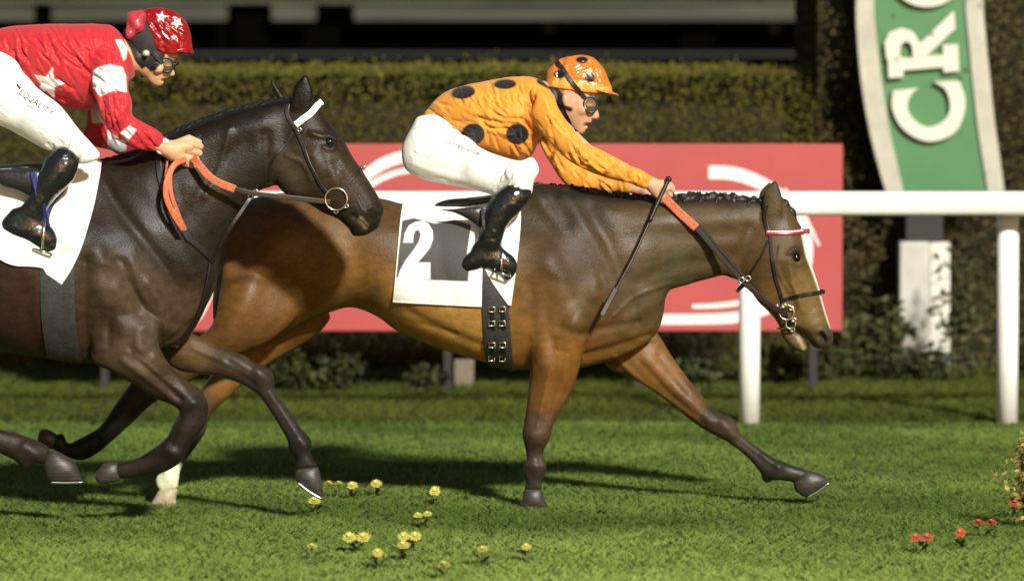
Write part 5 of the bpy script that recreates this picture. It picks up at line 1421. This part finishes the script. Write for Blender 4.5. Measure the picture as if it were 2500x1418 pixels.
TWO = [(985, 592), (988, 570), (998, 552), (1014, 543), (1032, 541), (1046, 548), (1056, 564), (1057, 584), (1050, 604), (1036, 622), (1020, 640), (1051, 640), (1051, 681), (971, 681), (976, 662), (990, 636), (1010, 610), (1024, 588), (1027, 572),
       (1022, 562), (1014, 563), (1009, 575), (1008, 592)]
def paint_two(q):
    c = np.tile(np.array([.80, .79, .74]), (len(q), 1))
    c = shape(c, q, [(981, 540), (1010, 534), (1060, 547), (1110, 538), (1150, 550), (1147, 620), (1143, 686), (1050, 683), (968, 677), (974, 610)], alb(76, 74, 70), 2)
    c = shape(c, q, TWO, (.80, .79, .74), 2)
    c = shape(c, q, [(1150, 550), (1180, 545), (1160, 600), (1140, 620)], (.8, .79, .74), 2)
    return c
cl1, T_c1 = drape("saddle_cloth", [(982, 486), (978, 520), (968, 640), (958, 739)], [(1180, 484), (1180, 540), (1178, 650), (1176, 749)], YB0, T_bay,
                  "white saddle cloth with a big white 2 on a dark square, on the bay horse", "saddle cloth", paint_two, 100, 130)
cl1b, T_c1b = drape("weight_cloth", [(1176, 484), (1176, 545), (1182, 650), (1240, 744)], [(1262, 468), (1272, 530), (1262, 640), (1248, 746)], YB0, T_bay,
                    "plain white pad under the orange jockey's boot, ahead of the number cloth", "saddle pad", lambda q: np.tile(np.array([.80, .79, .74]), (len(q), 1)), 40, 110, .012)
def paint_plain(q):
    c = np.tile(np.array([.80, .79, .70]), (len(q), 1))
    c = brush(c, q, [(150, 610), (172, 606)], 9, alb(214, 210, 140), .6, .9)
    return c
cl2, T_c2 = drape("saddle_cloth", [(-120, 404), (-80, 500), (-40, 590), (0, 628), (40, 646), (100, 650), (116, 668)], [(238, 392), (236, 430), (226, 500), (205, 590), (180, 650), (152, 694)], YD, T_dk,
                  "plain white saddle cloth on the near-black horse", "saddle cloth", paint_plain, 110, 110, .012)

# ------------------------------------------------------------------ saddles, girths, stirrups
M_sad = mat("black_saddle_leather", (.012, .012, .012), .32, spec=.6, bump=.3, bscale=60)
M_blue = mat("navy_webbing", (.012, .012, .11), .5, bump=.3, bscale=90)
M_gir = mat("grey_girth", (.030, .029, .027), .55, var=.25, vscale=25, bump=.4, bscale=80)
def saddle(label, Y, seat, flap, lth, iron, girth, gw, trees, body, dark=True):
    root = thing("saddle", label, "saddle")
    a = np.array(seat)
    s = Sculpt((a[:, 0].min() - 10, a[:, 1].min() - 10, a[:, 0].max() + 10, a[:, 1].max() + 10), Y, .20, .005)
    s.poly(seat, [(a[:, 0].mean(), a[:, 1].mean(), 2.6)], 0, 0)
    V, Q = s.surface(2); put("seat", mesh_from("seat", V, Q), M_sad, root)
    for sg in (-1, 1):
        a = np.array(flap)
        s = Sculpt((a[:, 0].min() - 6, a[:, 1].min() - 6, a[:, 0].max() + 6, a[:, 1].max() + 6), Y + .255 * sg, .05, .004)
        s.poly(flap, .45, 0, 0)
        V, Q = s.surface(1); put("flap", mesh_from("flap", V, Q), M_sad, root)
        pts = [tuple(P(x, y, Y + sg * yo)) for x, y, yo in lth]
        V, F2 = ribbon_geo(catmull(pts, 5), np.tile(np.array([[0, float(sg), 0]]), (len(catmull(pts, 5)), 1)), .026, .004)
        put("stirrup_leather", mesh_from("stirrup_leather", V, F2, smooth=False), M_sad if dark else M_blue, root)
        (x0, y0), (x1, y1), (x2, y2) = iron
        yb = Y + sg * .262
        top = np.array(P(x0, y0, yb)); l = np.array(P(x1, y1, yb)); r = np.array(P(x2, y2, yb))
        mb = MB()
        mid = (l + r) / 2
        for side in (-.046, .046):
            off = np.array([0, side, 0])
            mb.tube(catmull([top, top * .55 + mid * .45 + off * 1.05, mid + off], 6), .005, 8)
        mb.tube([tuple(l + np.array([0, -.046, 0])), tuple(l + np.array([0, .046, 0]))], .005, 8)
        mb.tube([tuple(r + np.array([0, -.046, 0])), tuple(r + np.array([0, .046, 0]))], .005, 8)
        for side in (-.046, .046): mb.tube([tuple(l + np.array([0, side, 0])), tuple(r + np.array([0, side, 0]))], .005, 8)
        mb.build("stirrup_iron", M_met, root, smooth=True)
    g = strap("girth", trees, girth, Y - .24, gw, .006, M_gir, root, .004, mirror=Y)
    return root, g
sad1, gir1 = saddle("small black racing saddle under the orange jockey", YB0, [(1060, 502), (1090, 488), (1150, 482), (1230, 470), (1285, 450), (1290, 470), (1240, 492), (1150, 505), (1090, 512)],
                    [(1064, 512), (1110, 510), (1150, 506), (1180, 508), (1186, 540), (1172, 556), (1150, 540), (1110, 520)],
                    [(1180, 510, .27), (1186, 560, .30), (1204, 610, .27), (1212, 634, .262)], [(1222, 604), (1206, 662), (1246, 672)],
                    [(1205, 560), (1207, 660), (1210, 760), (1216, 840), (1222, 894)], .112, [T_bay], None)
for i, (ox, y0, y1) in enumerate(((-12, 748, 800), (14, 748, 800), (-10, 832, 880), (16, 832, 882))):
    strap("billet", [T_bay], [(1212 + ox, y0), (1214 + ox * 1.02, (y0 + y1) / 2), (1217 + ox, y1)], -.26, .016, .004, M_sad, gir1, .012)
    for t in (.08, .72):
        mb = MB()
        p_, n_, _ = hit(T_bay, 1212 + ox, y0 + (y1 - y0) * t, -.26)
        q = np.array(p_ + n_ * .018)
        mb.tube([q + np.array(d_) for d_ in ((-.012, 0, -.010), (.012, 0, -.010), (.012, 0, .010), (-.012, 0, .010))], .0028, 8, True)
        mb.build("buckle", M_met, gir1, smooth=True)
sad2, gir2 = saddle("small black and navy racing saddle under the red jockey", YD, [(-90, 420), (-50, 402), (30, 400), (120, 394), (180, 380), (186, 398), (130, 415), (30, 424), (-50, 432)],
                    [(-20, 420), (40, 416), (90, 414), (120, 430), (124, 470), (96, 490), (50, 470), (0, 452)],
                    [(80, 420, .275), (96, 480, .305), (112, 540, .28), (122, 585, .262)], [(112, 520), (84, 606), (128, 618)],
                    [(140, 560), (140, 660), (142, 760), (150, 830), (158, 874)], .135, [T_dk], None, False)
# navy straps hanging beside the boot
strap("pad_edge", [T_c2, T_dk], [(2, 430), (40, 440), (84, 436), (120, 450)], YD - .25, .030, .006, M_blue, sad2, .010)
strap("pad_edge", [T_c2, T_dk], [(166, 440), (150, 470), (126, 500), (112, 540), (118, 582)], YD - .25, .024, .006, M_blue, sad2, .012)

# ------------------------------------------------------------------ bridles and reins
def ring_at(px, py, r, th, Y, tree, m, name, parent, lift=.012, n=28):
    p, nn, ok = hit(tree, px, py, Y)
    for sg in (1, -1):
        mb = MB()
        y = p.y - lift if sg > 0 else 2 * Y0_ - p.y + lift
        mb.tube([(p.x + r * math.cos(a), y, p.z + r * math.sin(a)) for a in np.linspace(0, 2 * math.pi, n, endpoint=False)], th, 8, True)
        mb.build(name, m, parent, smooth=True)
M_brow_r = mat("red_browband", (.30, .012, .014), .35, spec=.6)
M_pearl = mat("white_beads", (.78, .76, .72), .3)
def beads(path, tree, Y, r, n, m, parent, name="bead_row"):
    """a cord of touching beads along a pixel path"""
    q = sample_path(path, .6)
    pts, rad = [], []
    L = np.linspace(0, n, len(q))
    for (x, y), t in zip(q, L):
        p, nn, ok = hit(tree, x, y, Y)
        pts.append(np.array(p + nn * .006)); rad.append(r * (.35 + .65 * math.sqrt(max(0, 1 - (2 * (t % 1) - 1) ** 2))))
    return MB().tube(np.array(pts), np.array(rad), 10).build(name, m, parent, smooth=True)
def fittings(pts, tree, Y, r, parent, name):
    for x, y in pts:
        p, nn, ok = hit(tree, x, y, Y)
        MB().tube([np.array(p + nn * .010) + np.array([r * math.cos(a), 0, r * math.sin(a) * .8]) for a in np.linspace(0, 6.283, 16, endpoint=False)], r * .42, 8, True).build(name, M_met, parent, smooth=True)
def rein_free(pts, wid, m, name, parent, nrm=(0, -1, 0)):
    c = catmull(pts, 8)
    V, F2 = ribbon_geo(c, np.tile(np.array([nrm], float), (len(c), 1)), wid, .004)
    return put(name, mesh_from(name, V, F2, smooth=False), m, parent)

Y0_ = YB0
br1 = thing("bridle", "dark leather bridle with red browband and orange-gripped reins on the bay", "bridle")
bb = strap("browband", T_bay, [(1870, 568), (1895, 568), (1925, 568), (1950, 567), (1960, 566)], -.07, .020, .005, M_brow_r, br1, .003, mirror=YB0, join=(.022, 0))
beads([(1873, 566), (1900, 566), (1930, 566), (1958, 564)], T_bay, -.07, .0042, 11, M_pearl, bb)
strap("headpiece", T_bay, [(1880, 576), (1872, 555), (1868, 530), (1872, 505)], -.07, .016, .003, M_lea, br1, .003, mirror=YB0, join=(-.004, .02))
strap("cheekpiece", T_bay, [(1881, 572), (1885, 630), (1894, 680), (1908, 724), (1914, 752)], -.08, .014, .004, M_lea, br1, .003, mirror=YB0)
strap("throat_latch", T_bay, [(1876, 586), (1862, 620), (1842, 652), (1826, 676)], -.08, .010, .003, M_lea, br1, .003, mirror=YB0)
strap("noseband", T_bay, [(1916, 730), (1940, 724), (1970, 718), (1992, 715), (2004, 713)], -.06, .016, .004, M_lea, br1, .003, mirror=YB0, join=(.016, 0))
strap("chin_strap", T_bay, [(1914, 742), (1922, 775), (1932, 800)], -.05, .014, .004, M_lea, br1, .003, mirror=YB0)
ring_at(1920, 762, .030, .0045, -.05, T_bay, M_met, "bit_ring", br1)
ring_at(1930, 790, .020, .004, -.05, T_bay, M_met, "bit_ring", br1)
strap("bit_guard", T_bay, [(1890, 802), (1910, 800), (1934, 796)], -.045, .008, .004, M_met, br1, .005)
fittings([(1896, 746), (1914, 744), (1932, 752), (1938, 778), (1934, 800)], T_bay, -.05, .009, br1, "buckle")
for sg in (-1, 1):
    h0 = P(1630, 490, YB0 + sg * .085); g1 = P(1700, 556, YB0 + sg * .115); r1 = P(1820, 692, YB0 + sg * .125); b1_ = P(1920, 768, YB0 + sg * .075)
    rein_free([tuple(P(1612, 474, YB0 + sg * .085)), tuple(h0), tuple(P(1664, 524, YB0 + sg * .105)), tuple(g1)], .034, M_orl, "rein_grip", br1, (0, sg, 0))
    rein_free([tuple(g1 + Vector((0, .003 * sg, 0))), tuple(P(1755, 620, YB0 + sg * .125)), tuple(r1), tuple(P(1872, 738, YB0 + sg * .105)), tuple(b1_)], .022, M_lea, "rein", br1, (0, sg, 0))
    rein_free([tuple(g1 + Vector((.012, .006 * sg, .012))), tuple(P(1765, 616, YB0 + sg * .13)), tuple(P(1826, 686, YB0 + sg * .13))], .012, M_lea, "rein", br1, (0, sg, 0))
    for qx, qy in ((1810, 684), (1826, 680)):
        mb = MB(); q = np.array(P(qx, qy, YB0 + sg * .135)); mb.tube([q + np.array([.011 * math.cos(a), 0, .011 * math.sin(a)]) for a in np.linspace(0, 6.283, 16, endpoint=False)], .0035, 8, True)
        mb.build("rein_ring", M_met, br1, smooth=True)
    rein_free([tuple(r1), tuple(P(1806, 704, YB0 + sg * .10)), tuple(P(1800, 712, YB0 + sg * .02))], .016, M_lea, "martingale_strap", br1, (0, sg, 0))

Y0_ = YD
br2 = thing("bridle", "black bridle with white browband and large ring bit on the near-black horse", "bridle")
bb = strap("browband", T_dk, [(722, 306), (740, 292), (758, 278), (774, 259)], YD - .07, .026, .005, M_white, br2, .004, mirror=YD, join=(.015, .012))
beads([(724, 305), (742, 291), (760, 277), (773, 261)], T_dk, YD - .07, .0055, 9, M_pearl, bb)
strap("headpiece", T_dk, [(722, 314), (708, 296), (700, 275), (704, 256)], YD - .07, .016, .003, M_lea, br2, .003, mirror=YD)
strap("cheekpiece", T_dk, [(722, 314), (738, 352), (756, 400), (768, 424), (786, 456), (802, 472)], YD - .08, .014, .004, M_lea, br2, .003, mirror=YD)
strap("throat_latch", T_dk, [(716, 322), (700, 350), (676, 376), (662, 400), (656, 440)], YD - .09, .012, .003, M_lea, br2, .003, mirror=YD)
strap("noseband", T_dk, [(836, 462), (856, 440), (872, 422), (884, 410)], YD - .06, .012, .003, M_lea, br2, .003, mirror=YD)
ring_at(821, 486, .044, .0045, YD - .06, T_dk, M_met, "bit_ring", br2, .010, 40)
fittings([(846, 502), (822, 514), (881, 412), (732, 318), (705, 476)], T_dk, YD - .05, .008, br2, "buckle")
Hr = (470, 372)
for sg in (-1, 1):
    h0 = P(482, 398, YD + sg * .165); g1 = P(574, 462, YD + sg * .165); r1 = P(616, 472, YD + sg * .15); b2_ = P(806, 494, YD + sg * .08)
    rein_free([tuple(P(470, 384, YD + sg * .14)), tuple(h0), tuple(P(520, 438, YD + sg * .178)), tuple(g1)], .030, M_orl, "rein_grip", br2, (0, sg, 0))
    rein_free([tuple(g1 + Vector((0, .003 * sg, 0))), tuple(r1), tuple(P(700, 482, YD + sg * .12)), tuple(b2_)], .020, M_lea, "rein", br2, (0, sg, 0))
    for qx, qy in ((613, 478), (624, 470)):
        mb = MB(); q = np.array(P(qx, qy, YD + sg * .13)); mb.tube([q + np.array([.011 * math.cos(a), 0, .011 * math.sin(a)]) for a in np.linspace(0, 6.283, 16, endpoint=False)], .004, 8, True)
        mb.build("rein_ring", M_met, br2, smooth=True)
# hanging loop of the rein end, near side
rein_free([tuple(P(456, 388, YD - .16)), tuple(P(426, 402, YD - .20)), tuple(P(408, 440, YD - .225)), tuple(P(406, 480, YD - .235)), tuple(P(422, 520, YD - .235)), tuple(P(448, 560, YD - .225))], .022, M_orl, "rein_loop", br2)
rein_free([tuple(P(446, 392, YD - .155)), tuple(P(418, 420, YD - .19)), tuple(P(418, 470, YD - .225)), tuple(P(434, 520, YD - .23)), tuple(P(452, 562, YD - .22))], .016, M_orl, "rein_loop", br2)
rein_free([tuple(P(408, 398, YD - .12)), tuple(P(410, 380, YD - .1)), tuple(P(404, 430, YD - .2))], .008, M_orl, "rein_loop", br2)
bp = thing("breastplate", "black leather breastplate and martingale across the near-black horse's chest", "breastplate")
strap("neck_strap", T_dk, [(390, 372), (388, 410), (398, 460), (420, 520), (452, 574)], YD - .2, .024, .005, M_lea, bp, .004, mirror=YD)
strap("chest_strap", T_dk, [(456, 580), (500, 616), (522, 640)], YD - .15, .026, .005, M_lea, bp, .004, mirror=YD)
strap("girth_strap", T_dk, [(516, 640), (508, 690), (494, 740), (470, 790), (430, 836), (398, 852)], YD - .05, .040, .006, M_lea, bp, .005)
rein_free([tuple(P(516, 640, YD - .10)), tuple(P(560, 560, YD - .15)), tuple(P(600, 500, YD - .14)), tuple(P(614, 478, YD - .13))], .016, M_lea, "martingale_strap", bp)
strap("buckle_patch", T_dk, [(448, 562), (462, 586)], YD - .2, .034, .008, M_lea, bp, .006)

# ------------------------------------------------------------------ whip in the orange rider's hand
wh = thing("whip", "dark riding whip slanting down from the orange jockey's hand across the bay's shoulder", "whip")
a, b = P(1632, 438, -.10), P(1586, 540, -.17)
t1 = P(1540, 640, -.24); t2 = P(1470, 768, -.30)
MB().tube(catmull([tuple(a), tuple(P(1610, 486, -.125)), tuple(b)], 6), [.009] * 13, 10).build("handle", M_strap, wh, smooth=True)
MB().tube(catmull([tuple(b), tuple(t1), tuple(P(1500, 712, -.28))], 8), np.linspace(.006, .004, 17), 8).build("shaft", M_lea, wh, smooth=True)
V, F2 = ribbon_geo([tuple(P(1504, 704, -.28)), tuple(P(1486, 738, -.29)), tuple(t2)], np.tile(np.array([[0, -1.0, 0]]), (3, 1)), .022, .006)
put("flap", mesh_from("flap", V, F2, smooth=False), M_lea, wh)
bm = bmesh.new(); bmesh.ops.create_uvsphere(bm, u_segments=14, v_segments=10, radius=.0135)
me = bpy.data.meshes.new("knob"); bm.to_mesh(me); bm.free()
k_ = put("knob", me, M_strap, wh); k_.location = a
